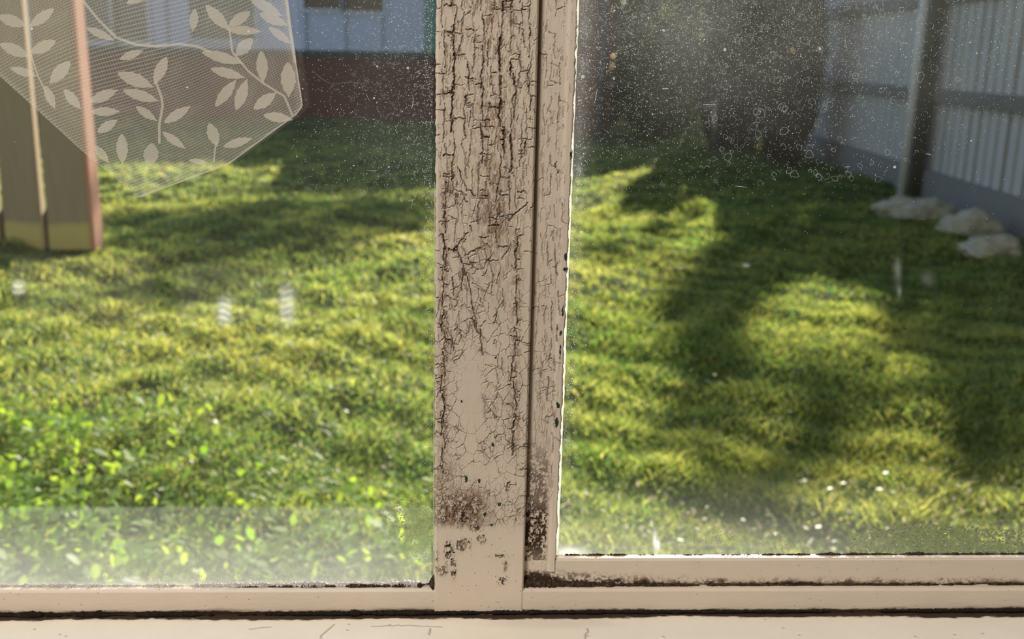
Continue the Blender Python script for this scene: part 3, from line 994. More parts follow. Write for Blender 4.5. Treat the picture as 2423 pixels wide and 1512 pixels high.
def specks_right(r):
    out = []
    while len(out) < 13000:
        x, y = r.uniform(1372, 2423), abs(r.normal(0, 240))
        k = (1 - min(1, max(0, y - 200) / 420)) * (math.exp(-((x - 1620) / 420) ** 2) + .22)
        if r.random() < k: out.append((x, y, .28 + abs(r.normal(0, .36)), 1))
    for _ in range(900):
        out.append((r.uniform(1345, 2423), r.uniform(350, 1300), .35 + abs(r.normal(0, .35)), 2))
    for _ in range(1500):
        y = r.uniform(0, 1310); out.append((1368 - .038 * y + 6 + abs(r.normal(0, 16)), y, .4 + abs(r.normal(0, .5)), 1))
    for px, py, s in ((1379, 182, 4.5), (1453, 186, 2.6), (1715, 117, 3.6), (1454, 25, 2.6), (1544, 270, 2.2), (2117, 395, 3.4), (1667, 93, 2.2), (1534, 42, 2), (1656, 69, 2.2), (1397, 210, 2.2),
                      (2298, 333, 2), (2296, 100, 2.2), (1557, 233, 1.8), (1683, 265, 1.8), (1490, 110, 1.8), (1570, 72, 3), (1940, 115, 3.2)):
        out += [(px, py, s, 1)] * 2
    return out


def rings_right(r):
    out = []
    for _ in range(170):
        x, y = r.normal(1880, 190), r.uniform(0, 440)
        if 1400 < x < 2300: out.append((x, y, r.uniform(3, 9.5), r.uniform(0, 2), r.uniform(3.5, 7.5), r.uniform(.6, 1.2)))
    for px, py, R_ in ((1482, 18, 11), (1905, 95, 12), (1852, 254, 10), (2178, 183, 12), (1800, 270, 11), (1855, 310, 10), (1915, 365, 9), (1880, 412, 10), (1790, 265, 8), (1745, 95, 8), (2100, 360, 7), (1500, 35, 5), (1522, 36, 5), (1365, 408, 9), (1950, 258, 9), (1840, 190, 9)):
        out.append((px, py, R_, 0, 6.3, 1.2))
    for _ in range(900):
        x, y = r.normal(1640, 240), abs(r.normal(0, 190))
        if 1385 < x < 2300 and y < 450: out.append((x, y, r.uniform(1.8, 5), r.uniform(0, 6), r.uniform(6.8, 9), .5))
    return out


def fibres_right(r):
    out = [((1663, 247), (1694, 248), .5, 2.2, 1), ((1566, 209), (1583, 210), .3, 1.8, 1), ((1407, 243), (1413, 210), .4, 1.6, 1), ((1660, 61), (1715, 72), 1.0, .8, 1), ((1740, 440), (1768, 443), .3, 1.4, 1),
           ((2192, 363), (2203, 366), .2, 2.0, 1), ((2000, 395), (2012, 394), .2, 2.0, 1), ((2070, 5), (2080, 24), 2, .8, 1), ((2000, 85), (2006, 122), 2, .9, 1), ((1420, 142), (1423, 154), .2, 1.4, 1)]
    for _ in range(60):
        x, y = r.uniform(1390, 2250), r.uniform(0, 440); a = r.uniform(0, 6.3); l = r.uniform(5, 20)
        out.append(((x, y), (x + math.cos(a) * l, y + math.sin(a) * l), r.uniform(-2, 2), .7, 2))
    return out


def drops_right(r):
    out = []
    while len(out) < 2300:
        x, y = r.uniform(2010, 2470), r.uniform(1238, 1308)
        top = 1243 + 30 * max(0, (2180 - x) / 180) ** 1.5 + 14 * max(0, (x - 2250) / 170)
        if y > top + r.normal(0, 3): out.append((x, y, r.uniform(1.8, 4.2)))
    for _ in range(900):
        x, y = r.normal(1740, 110), r.normal(1285, 16)
        if 1500 < x < 2000 and y < 1308: out.append((x, y, r.uniform(.8, 2.0)))
    return out


def specks_left(r):
    out = []
    while len(out) < 3000:
        x, y = r.uniform(690, 1030), r.uniform(0, 450)
        if r.random() < .25 + .75 * ((x - 690) / 340) ** 1.5: out.append((x, y, .3 + abs(r.normal(0, .35)), 1))
    for _ in range(500):
        out.append((r.uniform(0, 1028), r.uniform(0, 1380), .3 + abs(r.normal(0, .35)), 2))
    for _ in range(1300):
        y = r.uniform(0, 1380); out.append((1029 - abs(r.normal(0, 14)), y, .35 + abs(r.normal(0, .4)), 1))
    for _ in range(1400):
        out.append((r.uniform(260, 1025), 1386 - abs(r.normal(0, 9)) - 3, .5 + abs(r.normal(0, .6)), 1))
    for px, py, s in ((443, 207, 3), (892, 157, 2.6), (965, 161, 3), (885, 232, 2.2), (75, 68, 3), (588, 74, 2.4), (837, 392, 2), (716, 210, 1.8), (920, 395, 2)):
        out += [(px, py, s, 1)] * 2
    return out


def rings_left(r):
    out = []
    for _ in range(46):
        x, y = r.normal(1000, 16), r.uniform(80, 620)
        if x < 1026: out.append((x, y, r.uniform(3, 6), r.uniform(.0, .5), r.uniform(2.6, 3.8), r.uniform(1.0, 2.0)))
    for _ in range(260):
        x, y = r.normal(950, 70), r.uniform(100, 430)
        if 720 < x < 1026: out.append((x, y, r.uniform(1.8, 4.5), r.uniform(0, 6), r.uniform(6.8, 8.5), .5))
    return out


def fibres_left(r):
    return [((738, 165), (790, 201), 4, .9, 2), ((790, 201), (862, 200), -6, .9, 2), ((868, 402), (894, 403), 2, 1.2, 1), ((974, 258), (978, 228), 1, 1.4, 1), ((866, 220), (876, 240), 1, .9, 1)]


def drops_left(r):
    out = []
    while len(out) < 1500:
        x, y = r.normal(985, 32), r.normal(1245, 42)
        if x < 1026 and 1165 < y < 1380 and x > 900: out.append((x, y, r.uniform(.9, 2.4)))
    for _ in range(1500):
        out.append((r.uniform(200, 1025), 1384 - abs(r.normal(0, 20)), r.uniform(.6, 1.5)))
    return out


pane('glass_pane', win1, (-170, 1034, -260, 1392), (-0.53, PY(1034, 600, YGL).x), YGL, .003, haze_reflect_left, 4, specks_left, rings_left, fibres_left, drops_left, 501)
pane('glass_pane', win2, (1310, 2580, -260, 1330), (PY(1310, 600, YGR).x, 0.56), YGR, .003, haze_right, 4, specks_right, rings_right, fibres_right, drops_right, 502)
# head, jambs and outer edges of the frame, beyond the picture
b = MB()
b.box(-0.80, -0.52, YM, 0.57, 0.66, 1.90); b.box(0.56, 0.80, YM, 0.57, 0.66, 1.90)
b.box(-0.52, 0.56, YM, 0.57, 1.84, 1.90)
q0, q1 = PY(-158, 1399, YM), PY(2558, 1394.5, YM)
b.box(-0.52, q0.x, YM + .0008, 0.5165, 0.6965, q0.z - .0004); b.box(q1.x, 0.56, YM + .0008, 0.5165, 0.6965, q1.z - .0004)
b.build('outer_frame', M['back_paint'], win1)
b = MB(); q1, q2 = PY(2558, 1321, YS), PY(2558, 1381.5, YS)
b.box(q1.x, 0.56, YS + .0006, 0.520, q2.z, q1.z); b.box(0.515, 0.558, YS, 0.526, q2.z, 1.86); b.box(0.02, 0.558, YS + .0006, 0.526, 1.80, 1.86)
b.build('outer_sash', M['back_paint'], win2)
b = MB(); b.box(-0.52, 0.56, 0.513, 0.530, 0.655, 0.6965); b.build('sun_leak_stop', M['back_paint'], win1)  # unseen box added to stop sun leaking under the rail

# ================================================================== CURTAIN REFLECTION, built as cloth in front of the upper left pane
def curtain():
    M['net'] = None
    mm, t, out = mat('fine_net')
    u, v = attr(t, 'net_u'), attr(t, 'net_v')
    s1 = math_(t, 'ABSOLUTE', math_(t, 'SINE', u)); s2 = math_(t, 'ABSOLUTE', math_(t, 'SINE', v))
    l1 = math_(t, 'SUBTRACT', 1.0, math_(t, 'SMOOTH_MIN', math_(t, 'MULTIPLY', s1, 2.0), 1.0, 0.2))
    l2 = math_(t, 'SUBTRACT', 1.0, math_(t, 'SMOOTH_MIN', math_(t, 'MULTIPLY', s2, 2.6), 1.0, 0.2))
    th = math_(t, 'MAXIMUM', math_(t, 'MULTIPLY', l1, 0.34), math_(t, 'MULTIPLY', l2, 0.24))
    al = math_(t, 'MULTIPLY', math_(t, 'ADD', th, 0.13), attr(t, 'dense'))
    return mm, t, out, al


def cloth_shader(t, out, al, col):
    tl = node(t, 'ShaderNodeBsdfTranslucent'); tl.inputs['Color'].default_value = (*[c * .35 for c in col], 1)
    df = node(t, 'ShaderNodeBsdfDiffuse'); df.inputs['Color'].default_value = (*col, 1)
    ad = node(t, 'ShaderNodeAddShader')
    t.links.new(tl.outputs[0], ad.inputs[0]); t.links.new(df.outputs[0], ad.inputs[1])
    tr = node(t, 'ShaderNodeBsdfTransparent'); mx = node(t, 'ShaderNodeMixShader')
    if hasattr(al, 'is_output'): t.links.new(al, mx.inputs[0])
    else: mx.inputs[0].default_value = al
    t.links.new(tr.outputs[0], mx.inputs[1]); t.links.new(ad.outputs[0], mx.inputs[2])
    t.links.new(mx.outputs[0], out.inputs['Surface'])


mm, t, out, al = curtain()
cloth_shader(t, out, al, (0.42, 0.385, 0.335))
M['net'] = mm
mm, t, out = mat('woven_leaf')
cloth_shader(t, out, 0.43, (0.42, 0.385, 0.335)); M['leaf_weave'] = mm


def cloth_y(px, py):
    return 0.5075 + .0016 * math.sin(px / 95.0 + py / 160.0) + .0007 * math.sin(px / 31.0 - py / 70.0)


# outline of the reflected cloth, photo points, the top running up past the picture
def right_edge(y):
    return np.interp(y, [-900, 0, 63, 118, 150, 215, 250, 270, 388, 467], [668, 680, 687, 695, 700, 712, 716, 702, 540, 330])


def left_edge(y):
    return np.interp(y, [-900, 150, 185, 350, 392, 467], [-170, -30, 5, 186, 236, 326])


rowsY = np.concatenate([np.linspace(-900, -20, 30), np.linspace(-16, 467, 122)])
nc = 180
P = np.zeros((len(rowsY), nc, 3)); U = np.zeros((len(rowsY), nc)); Vv = np.zeros_like(U); D = np.zeros_like(U)
for i, y in enumerate(rowsY):
    a, c = left_edge(y), right_edge(y)
    for j in range(nc):
        x = a + (c - a) * j / (nc - 1)
        p = PY(x, y, cloth_y(x, y)); P[i, j] = p
        th = y * .90 + .40 * x + 20 * math.sin(x / 120.0 + y / 300.0) + 14 * math.sin(y / 75.0 + x / 160.0)
        U[i, j] = math.pi * th / 6.8
        Vv[i, j] = math.pi * (x * .95 - y * .30 + 8 * math.sin(y / 80.0)) / 6.4
        rim = min(j, nc - 1 - j) / 5.0
        D[i, j] = 1.0 + .5 * max(0, 1 - rim)
curt = grid_obj('reflected_curtain', P, {'net_u': U, 'net_v': Vv, 'dense': D}, M['net'])
tag(curt, 'sheer cream net curtain reflection in the upper left pane, built as cloth with woven leaf sprigs', 'curtain')


def leaf_poly(V, Fc, Cn, a, b_, wd):
    ax, ay = a; bx, by = b_; L = math.hypot(bx - ax, by - ay)
    bx += (bx - ax) / L * 9; by += (by - ay) / L * 9; L += 9; nx_, ny_ = -(by - ay) / L, (bx - ax) / L
    n = 9; o = len(V)
    for k in range(n + 1):
        t_ = k / n; w_ = 1.08 * wd * math.sin(math.pi * min(1, t_ * 1.04 + .015)) ** .8 + .7
        zig = 1.0 if k % 2 else .86
        for s_ in (-1, 1):
            x, y = ax + (bx - ax) * t_ + nx_ * w_ * s_ * zig, ay + (by - ay) * t_ + ny_ * w_ * s_ * zig
            p = PY(x, y, cloth_y(x, y) - .0004); V.append(tuple(p))
    for k in range(n):
        Fc += [o + 2 * k, o + 2 * k + 1, o + 2 * k + 3, o + 2 * k + 2]; Cn.append(4)


def stem_poly(V, Fc, Cn, pts, wd):
    q = []
    for (x0, y0), (x1, y1) in zip(pts[:-1], pts[1:]):
        n = max(2, int(math.hypot(x1 - x0, y1 - y0) / 9))
        q += [(x0 + (x1 - x0) * k / n, y0 + (y1 - y0) * k / n) for k in range(n)]
    q.append(pts[-1]); o = len(V)
    for k, (x, y) in enumerate(q):
        x2, y2 = q[min(k + 1, len(q) - 1)]; x1, y1 = q[max(k - 1, 0)]
        L = math.hypot(x2 - x1, y2 - y1) + 1e-6; nx_, ny_ = -(y2 - y1) / L, (x2 - x1) / L
        for s_ in (-.5, .5):
            p = PY(x + nx_ * wd * s_, y + ny_ * wd * s_, cloth_y(x, y) - .0005); V.append(tuple(p))
    for k in range(len(q) - 1):
        Fc += [o + 2 * k, o + 2 * k + 1, o + 2 * k + 3, o + 2 * k + 2]; Cn.append(4)


V, Fc, Cn = [], [], []
for a, b_, wd in (((597, 91), (563, 127), 14), ((478, 123), (567, 148), 12), ((499, 163), (571, 182), 11), ((510, 252), (554, 195), 12), ((559, 260), (582, 195), 13),
                  ((618, 121), (622, 188), 13), ((681, 148), (683, 222), 17), ((601, 258), (647, 224), 13), ((624, 273), (684, 282), 11),
                  ((394, 135), (368, 192), 13), ((279, 173), (355, 203), 15), ((292, 214), (368, 237), 12), ((212, 241), (271, 216), 12), ((214, 264), (275, 264), 10),
                  ((322, 252), (364, 281), 9), ((389, 290), (444, 256), 11), ((385, 313), (432, 347), 9), ((231, 313), (271, 288), 11), ((288, 317), (290, 381), 13), ((360, 339), (355, 387), 17),
                  ((284, 140), (330, 123), 9), ((495, 292), (512, 339), 13), ((529, 347), (588, 330), 10), ((448, 379), (484, 385), 6),
                  ((461, 22), (457, 66), 10), ((487, 13), (537, 66), 13), ((592, 28), (546, 59), 12), ((537, 70), (609, 74), 10), ((614, 32), (673, 57), 12), ((636, 64), (684, 100), 9), ((592, -4), (660, 34), 12),
                  ((127, 21), (76, 59), 12), ((-4, 38), (55, 59), 13), ((131, 97), (76, 123), 13), ((0, 104), (63, 131), 13), ((165, 146), (123, 192), 15), ((25, 161), (80, 178), 9), ((106, 203), (127, 250), 10), ((152, 212), (186, 252), 11),
                  ((300, 8), (360, -20), 10), ((205, 66), (262, 92), 9), ((224, 345), (252, 378), 9)):
    leaf_poly(V, Fc, Cn, a, b_, wd)
for pts, wd in (([(542, 63), (550, 123), (588, 169), (626, 199), (673, 228), (692, 272)], 5), ([(368, 192), (382, 230), (385, 250), (377, 296), (377, 340)], 6), ([(512, 335), (508, 360), (506, 384)], 4),
                ([(677, -8), (686, 63), (694, 118), (698, 148)], 7), ([(190, -6), (233, 47), (275, 89), (322, 106), (372, 110), (423, 104), (466, 110), (500, 124)], 6), ([(60, 60), (70, 120), (90, 180), (120, 240)], 4)):
    stem_poly(V, Fc, Cn, pts, wd)
me = raw_mesh('leaf_pattern', V, Fc, Cn)
link('leaf_pattern', me, M['leaf_weave'], curt)
hm = []
V, Fc, Cn = [], [], []
stem_poly(V, Fc, Cn, [(330, 466), (540, 388), (700, 271), (715, 250), (706, 190), (697, 130), (686, 60), (680, 0), (668, -500)], 3)
link('hem', raw_mesh('hem', V, Fc, Cn), M['leaf_weave'], curt)

# ================================================================== GARDEN
def lawn_height(x, y):
    return (.022 * np.sin(x * 7.1 + 1.3 * np.sin(y * 3.1)) * np.sin(y * 6.3 + 1.7 * np.sin(x * 2.7)) + .016 * np.sin(x * 17 + y * 5) * np.sin(y * 15 - x * 4)
            + .03 * np.sin(x * 2.1 + .6) * np.sin(y * 1.7))


mm, t, out = mat('lawn_soil')
c = ocoord(t)
col = ramp(t, noise(t, 5, 8, c, .7), [(0.3, (0.020, 0.034, 0.010)), (0.5, (0.055, 0.080, 0.015)), (0.65, (0.10, 0.105, 0.030)), (0.8, (0.12, 0.10, 0.05))])
p = bsdf(t, out, col, 0.95, 0.1)
M['soil'] = mm
gx = np.concatenate([np.linspace(-30, -6, 16), np.linspace(-5.8, 5.8, 240), np.linspace(6, 30, 16)])
gy = np.concatenate([np.linspace(0.66, 13, 300), np.linspace(13.2, 60, 24)])
X, Y = np.meshgrid(gx, gy)
P = np.stack([X, Y, lawn_height(X, Y) * (Y < 14) - .01], axis=-1)
lawn = grid_obj('ground', P, {}, M['soil'], flip=True)
tag(lawn, 'sloping lawn ground seen through both panes', 'lawn', None, 'structure')


def blade_mat(name, d0, d1, t0, t1):
    mm, t, out = mat(name)
    a = attr(t, 'tint')
    df = node(t, 'ShaderNodeBsdfDiffuse'); tl = node(t, 'ShaderNodeBsdfTranslucent')
    t.links.new(mixc(t, a, d0, d1), df.inputs['Color']); t.links.new(mixc(t, a, t0, t1), tl.inputs['Color'])
    ad = node(t, 'ShaderNodeAddShader'); gl = node(t, 'ShaderNodeBsdfGlossy'); gl.inputs['Roughness'].default_value = .35
    gl.inputs['Color'].default_value = (.8, .8, .75, 1)
    t.links.new(df.outputs[0], ad.inputs[0]); t.links.new(tl.outputs[0], ad.inputs[1])
    mx = node(t, 'ShaderNodeMixShader'); mx.inputs[0].default_value = .035
    t.links.new(ad.outputs[0], mx.inputs[1]); t.links.new(gl.outputs[0], mx.inputs[2])
    t.links.new(mx.outputs[0], out.inputs['Surface'])
    return mm


M['grass'] = blade_mat('grass_blades', (0.014, 0.044, 0.024), (0.062, 0.090, 0.046), (0.15, 0.30, 0.045), (0.66, 0.58, 0.13))


def clumps(x, y):
    return (.5 + .25 * np.sin(x * 9.3 + 2 * np.sin(y * 4.1)) * np.sin(y * 8.7 + 2 * np.sin(x * 3.3)) + .25 * np.sin(x * 21 + y * 3) * np.sin(y * 19 - x * 6))


def grass():
    r = RNG
    xs_, ys_ = [], []
    for (a, b_, dens) in ((1.35, 2.6, 13000), (2.6, 4.2, 7500), (4.2, 7, 3200), (7, 12, 1100), (12, 16, 500)):
        wd = .60 * b_ + .35
        n = int((b_ - a) * 2 * wd * dens)
        y = r.uniform(a, b_, n); x = r.uniform(-wd, wd, n) + .04 * y
        k = np.abs(x) < .60 * y + .35
        xs_.append(x[k]); ys_.append(y[k])
    x, y = np.concatenate(xs_), np.concatenate(ys_)
    cl = clumps(x, y)
    big = .5 + .5 * np.sin(x * 2.3 + 1.1 * np.sin(y * 1.9)) * np.sin(y * 2.9 + .7)
    n = len(x)
    h = (.014 + .040 * np.clip(cl, 0, 1) ** 1.5) * r.uniform(.5, 1.35, n) * (1 + .15 * (y > 6))
    wd = (.0009 + .00055 * y) * r.uniform(.6, 1.3, n)
    az = r.uniform(0, 2 * np.pi, n); ln = r.uniform(.5, 1.9, n) * h
    dx, dy = np.cos(az), np.sin(az)
    fa = r.uniform(0, np.pi, n); sx, sy = np.cos(fa) * wd, np.sin(fa) * wd
    z0 = lawn_height(x, y) - .012
    b0 = np.stack([x - sx, y - sy, z0], -1); b1 = np.stack([x + sx, y + sy, z0], -1)
    mx_, my_ = x + dx * ln * .35, y + dy * ln * .35
    m0 = np.stack([mx_ - sx * .8, my_ - sy * .8, z0 + h * .62], -1); m1 = np.stack([mx_ + sx * .8, my_ + sy * .8, z0 + h * .62], -1)
    tp = np.stack([x + dx * ln, y + dy * ln, z0 + h * r.uniform(.75, 1.05, n)], -1)
    V = np.stack([b0, b1, m0, m1, tp], 1).reshape(-1, 3)
    i = np.arange(n) * 5
    f = np.stack([i, i + 1, i + 3, i + 2, i + 2, i + 3, i + 4], -1).ravel()
    cnt = np.tile([4, 3], n)
    tint = np.clip(.35 * big + .35 * cl + r.normal(0, .22, n) + .1, 0, 1)
    me = raw_mesh('grass', V, f, cnt, attrs={'tint': np.repeat(tint, 5)})
    return link('grass', me, M['grass'])


tag(grass(), 'short tufted grass covering the sunlit and shaded lawn', 'grass', None, 'stuff')


# broad-leaved weeds at the foot of the left light
M['weed'] = blade_mat('weed_leaves', (0.05, 0.10, 0.018), (0.12, 0.17, 0.04), (0.18, 0.34, 0.02), (0.42, 0.50, 0.05))
mm = M['weed']
for nd in mm.node_tree.nodes:
    if nd.type == 'MIX_SHADER': nd.inputs[0].default_value = .06
    if nd.type == 'BSDF_GLOSSY': nd.inputs['Roughness'].default_value = .55


def leaf_scatter(name, pts, size, mm, seed, h=(0.01, 0.07), flat=.7, tintr=(0, 1)):
    r = np.random.default_rng(seed)
    n = len(pts); pts = np.asarray(pts)
    V = np.zeros((n, 6, 3)); tint = np.zeros((n, 6))
    az = r.uniform(0, 2 * np.pi, n); sz = size * r.uniform(.5, 1.4, n); ti = r.normal(0, flat, n)
    z = r.uniform(h[0], h[1], n)
    prof = [(-1, 0), (-.35, .55), (.4, .5), (1, 0), (.4, -.5), (-.35, -.55)]
    ca, sa, ct, st_ = np.cos(az), np.sin(az), np.cos(ti), np.sin(ti)
    for k, (u, v) in enumerate(prof):
        u_, v_ = u * sz, v * sz
        V[:, k, 0] = pts[:, 0] + ca * u_ * ct - sa * v_
        V[:, k, 1] = pts[:, 1] + sa * u_ * ct + ca * v_
        V[:, k, 2] = lawn_height(pts[:, 0], pts[:, 1]) + z + u_ * st_ + .25 * np.abs(v_)
    tint[:] = r.uniform(tintr[0], tintr[1], n)[:, None]
    i = np.arange(n) * 6
    f = (i[:, None] + np.arange(6)[None]).ravel()
    me = raw_mesh(name, V.reshape(-1, 3), f, np.full(n, 6), attrs={'tint': tint.ravel()})
    return link(name, me, mm)


def ground_pts(n, fn, seed):
    r = np.random.default_rng(seed); out_ = []
    while len(out_) < n:
        px, py = fn(r)
        q = PZ(px, py)
        out_.append((q.x, q.y))
    return out_


wp = ground_pts(1500, lambda r: (abs(r.normal(0, 260)) - 120, min(1500, 1020 + abs(r.normal(0, 190)))), 31) + ground_pts(900, lambda r: (r.uniform(-150, 1100), 1400 - abs(r.normal(0, 130))), 32)
tag(leaf_scatter('weeds', wp, .014, M['weed'], 33), 'bright broad-leaved weeds growing low in the lawn at bottom left', 'weeds', None, 'stuff')
M['litter'] = blade_mat('dry_leaf', (0.22, 0.18, 0.11), (0.42, 0.38, 0.30), (0.14, 0.11, 0.06), (0.24, 0.21, 0.14))
lp = ground_pts(330, lambda r: (r.uniform(1330, 2450), 1320 - abs(r.normal(0, 90))), 41) + ground_pts(90, lambda r: (r.normal(1720, 200), r.normal(860, 120)), 42) + ground_pts(260, lambda r: (r.uniform(0, 1030), r.normal(1060, 160)), 43) \
    + ground_pts(26, lambda r: (r.normal(1920, 40), r.normal(722, 14)), 44) + ground_pts(14, lambda r: (r.normal(1690, 25), r.normal(905, 12)), 45) + ground_pts(14, lambda r: (r.normal(945, 16), r.normal(1050, 14)), 46) + ground_pts(12, lambda r: (r.normal(2325, 20), r.normal(1218, 6)), 47)
tag(leaf_scatter('leaf_litter', lp, .0065, M['litter'], 48, (.02, .05), .8), 'pale dry leaves scattered over the lawn', 'leaf litter', None, 'stuff')

# ---- timber fence at the left ----------------------------------------------
def wood_mat(name, c0, c1, algae=None, z1=.2):
    mm, t, out = mat(name)
    c = ocoord(t, (14, 14, 1.2))
    col = mixc(t, noise(t, 3, 6, c, .65), c0, c1)
    if algae:
        tc = node(t, 'ShaderNodeTexCoord'); sp_ = node(t, 'ShaderNodeSeparateXYZ'); t.links.new(tc.outputs['Object'], sp_.inputs[0])
        zz = math_(t, 'ADD', sp_.outputs['Z'], math_(t, 'MULTIPLY_ADD', noise(t, 4, 4, ocoord(t)), .10, -.05))
        mr = node(t, 'ShaderNodeMapRange'); mr.inputs['From Min'].default_value = z1; mr.inputs['From Max'].default_value = z1 - .03
        t.links.new(zz, mr.inputs['Value'])
        col = mixc(t, mr.outputs[0], col, algae)
    p = bsdf(t, out, col, .85, .2)
    return mm


M['fence_wood'] = wood_mat('weathered_fence_board', (0.26, 0.235, 0.16), (0.43, 0.395, 0.28), (0.58, 0.53, 0.22), .16)
M['fence_edge'] = wood_mat('red_brown_edge', (0.50, 0.24, 0.16), (0.66, 0.38, 0.28))
M['grey_wood'] = wood_mat('silvered_paling', (0.52, 0.53, 0.53), (0.74, 0.75, 0.76))
M['rail_wood'] = wood_mat('dark_fence_rail', (0.18, 0.18, 0.175), (0.28, 0.28, 0.27))
M['plinth'] = wood_mat('grey_plinth', (0.22, 0.22, 0.22), (0.36, 0.36, 0.36))
M['post_wood'] = wood_mat('mossy_post', (0.050, 0.055, 0.040), (0.095, 0.10, 0.07))

YF = PZ(170, 592).y
fence = tag(empty('timber_fence', (PZ(110, 592).x, YF, 0)), 'olive brown upright timber fence boards with yellow algae at the foot, far left', 'fence')


def slab(mb, tl, tr, bl, br, thick):
    """board face through four points, body behind it"""
    n = Vector((0, thick, 0))
    mb.hexa([bl, br, br + n, bl + n], [tl, tr, tr + n, tl + n])


def fp(x, y): return PY(x, y, YF)


def ext(a_top, a_bot, yt):
    """photo x at row yt on the line through (a_top, 0) and (a_bot, 590)"""
    return a_top + (a_bot - a_top) * yt / 590.0


for l0, l1, r0, r1 in ((-150, -95, -48, -3), (-36, 14, 50, 103), (66, 117, 164, 216)):
    b = MB(); yt = -330
    slab(b, fp(ext(l0, l1, yt), yt), fp(ext(r0, r1, yt), yt), fp(l1, 592), fp(r1, 592), .045)
    bd = b.build('fence_board', M['fence_wood'], fence, bevel=.004)
# red-brown end post whose sunlit side shows, and board edges with sunlight painted in as a paler colour


def side_face(px_t, px_b, pz, dep, th):
    """upright strip whose near arris runs through (px_t, row 0) and (px_b, row 590), going back by dep"""
    q, tp = fp(px_b, pz), fp(ext(px_t, px_b, -330), -330)
    dx, dy = Vector((th, 0, 0)), Vector((0, dep, 0))
    b = MB(); b.hexa([q, q + dx, q + dx + dy, q + dy], [tp, tp + dx, tp + dx + dy, tp + dy])
    return b


eo = side_face(164, 216, 594, .125, .022).build('end_post', M['fence_edge'], fence, bevel=.003); eo['label'] = 'red-brown end post'
M['sunlit_edge'] = plain('painted_sunlit_edge', (0.58, 0.43, 0.28), (0.70, 0.55, 0.38), 20)
for l0, l1 in ((-48, -3), (50, 103)):
    side_face(l0, l1, 588, .045, .006).build('board_edge', M['sunlit_edge'], fence)
b = MB(); c0, c1 = PY(-170, 500, YF + .06), PY(222, 500, YF + .06)
b.hexa([Vector((c0.x, YF + .05, .015)), Vector((c1.x, YF + .05, .015)), Vector((c1.x, YF + .10, .015)), Vector((c0.x, YF + .10, .015))],
       [Vector((c0.x, YF + .05, .20)), Vector((c1.x, YF + .05, .20)), Vector((c1.x, YF + .10, .20)), Vector((c0.x, YF + .10, .20))])
b.build('bottom_rail', M['post_wood'], fence)

# ---- grey paling fence at the right -----------------------------------------
ga, gb = PZ(1965, 385), PZ(2423, 560)
fx = lambda y: ga.x + (gb.x - ga.x) * (y - ga.y) / (gb.y - ga.y)
pf = tag(empty('paling_fence', (fx(6.5), 6.5, 0)), 'shaded grey paling fence with dark rails and post along the right side', 'fence')
r = np.random.default_rng(3)


def paling(name, y, wd, off, top, mm='grey_wood'):
    b = MB(); x = fx(y) + .03 + off; dx = fx(y + wd) - fx(y)
    lo = [Vector((x, y, .10)), Vector((x + dx, y + wd, .10)), Vector((x + .02 + dx, y + wd, .10)), Vector((x + .02, y, .10))]
    b.hexa(lo, [v + Vector((0, 0, top - .10)) for v in lo])
    b.build(name, M[mm], pf, bevel=.003)


y = 4.9
while y < 12.3:
    paling('paling', y, .112, r.uniform(-.004, .004), 1.72 + r.uniform(-.02, .02))
    paling('backing_paling', y + .085, .095, .0215, 1.70, 'post_wood')
    y += .150


def fence_rail(name, z0, z1, th, ya=4.9, yb=12.4, mm='rail_wood'):
    b = MB()
    xa, xb = fx(ya) + .03, fx(yb) + .03
    b.hexa([Vector((xa - th, ya, z0)), Vector((xb - th, yb, z0)), Vector((xb, yb, z0)), Vector((xa, ya, z0))],
           [Vector((xa - th, ya, z1)), Vector((xb - th, yb, z1)), Vector((xb, yb, z1)), Vector((xa, ya, z1))])
    b.build(name, M[mm], pf, bevel=.004)


pm = PZ(2187, 466)                                 # foot of the post
zr = PX(2300, 236, fx(6.6)).z
zt_ = PX(2100, 12, fx(7.8)).z
fence_rail('middle_rail', zr - .05, zr + .05, .045)
fence_rail('top_rail', zt_ - .04, zt_ + .06, .045)
fence_rail('plinth_board', -.04, .215, .05, mm='plinth')
pyy = pm.y
for yq in (pyy, pyy - 2.6):
    b = MB(); x = fx(yq) - .02
    b.box(x - .09, x, yq - .07, yq + .07, -.05, 1.85)
    b.build('post', M['post_wood'], pf, bevel=.006)
# pale pole beside the post
pq = PZ(2130, 474)
b = MB(); b.tube([(pq.x, pq.y, -.05), (pq.x + .012, pq.y, 1.9)], .030, 14)
tag(b.build('metal_pole', plain('grey_pole', (0.70, 0.71, 0.74), (0.80, 0.81, 0.84), 30, .5), smooth=True), 'thin pale grey upright pole in front of the fence post', 'pole')

# ---- three pale rocks -------------------------------------------------------
M['rock'] = plain('lichened_rock', (0.26, 0.28, 0.21), (0.74, 0.75, 0.64), 14, .9, .2, bmp=.8, bd=.03)


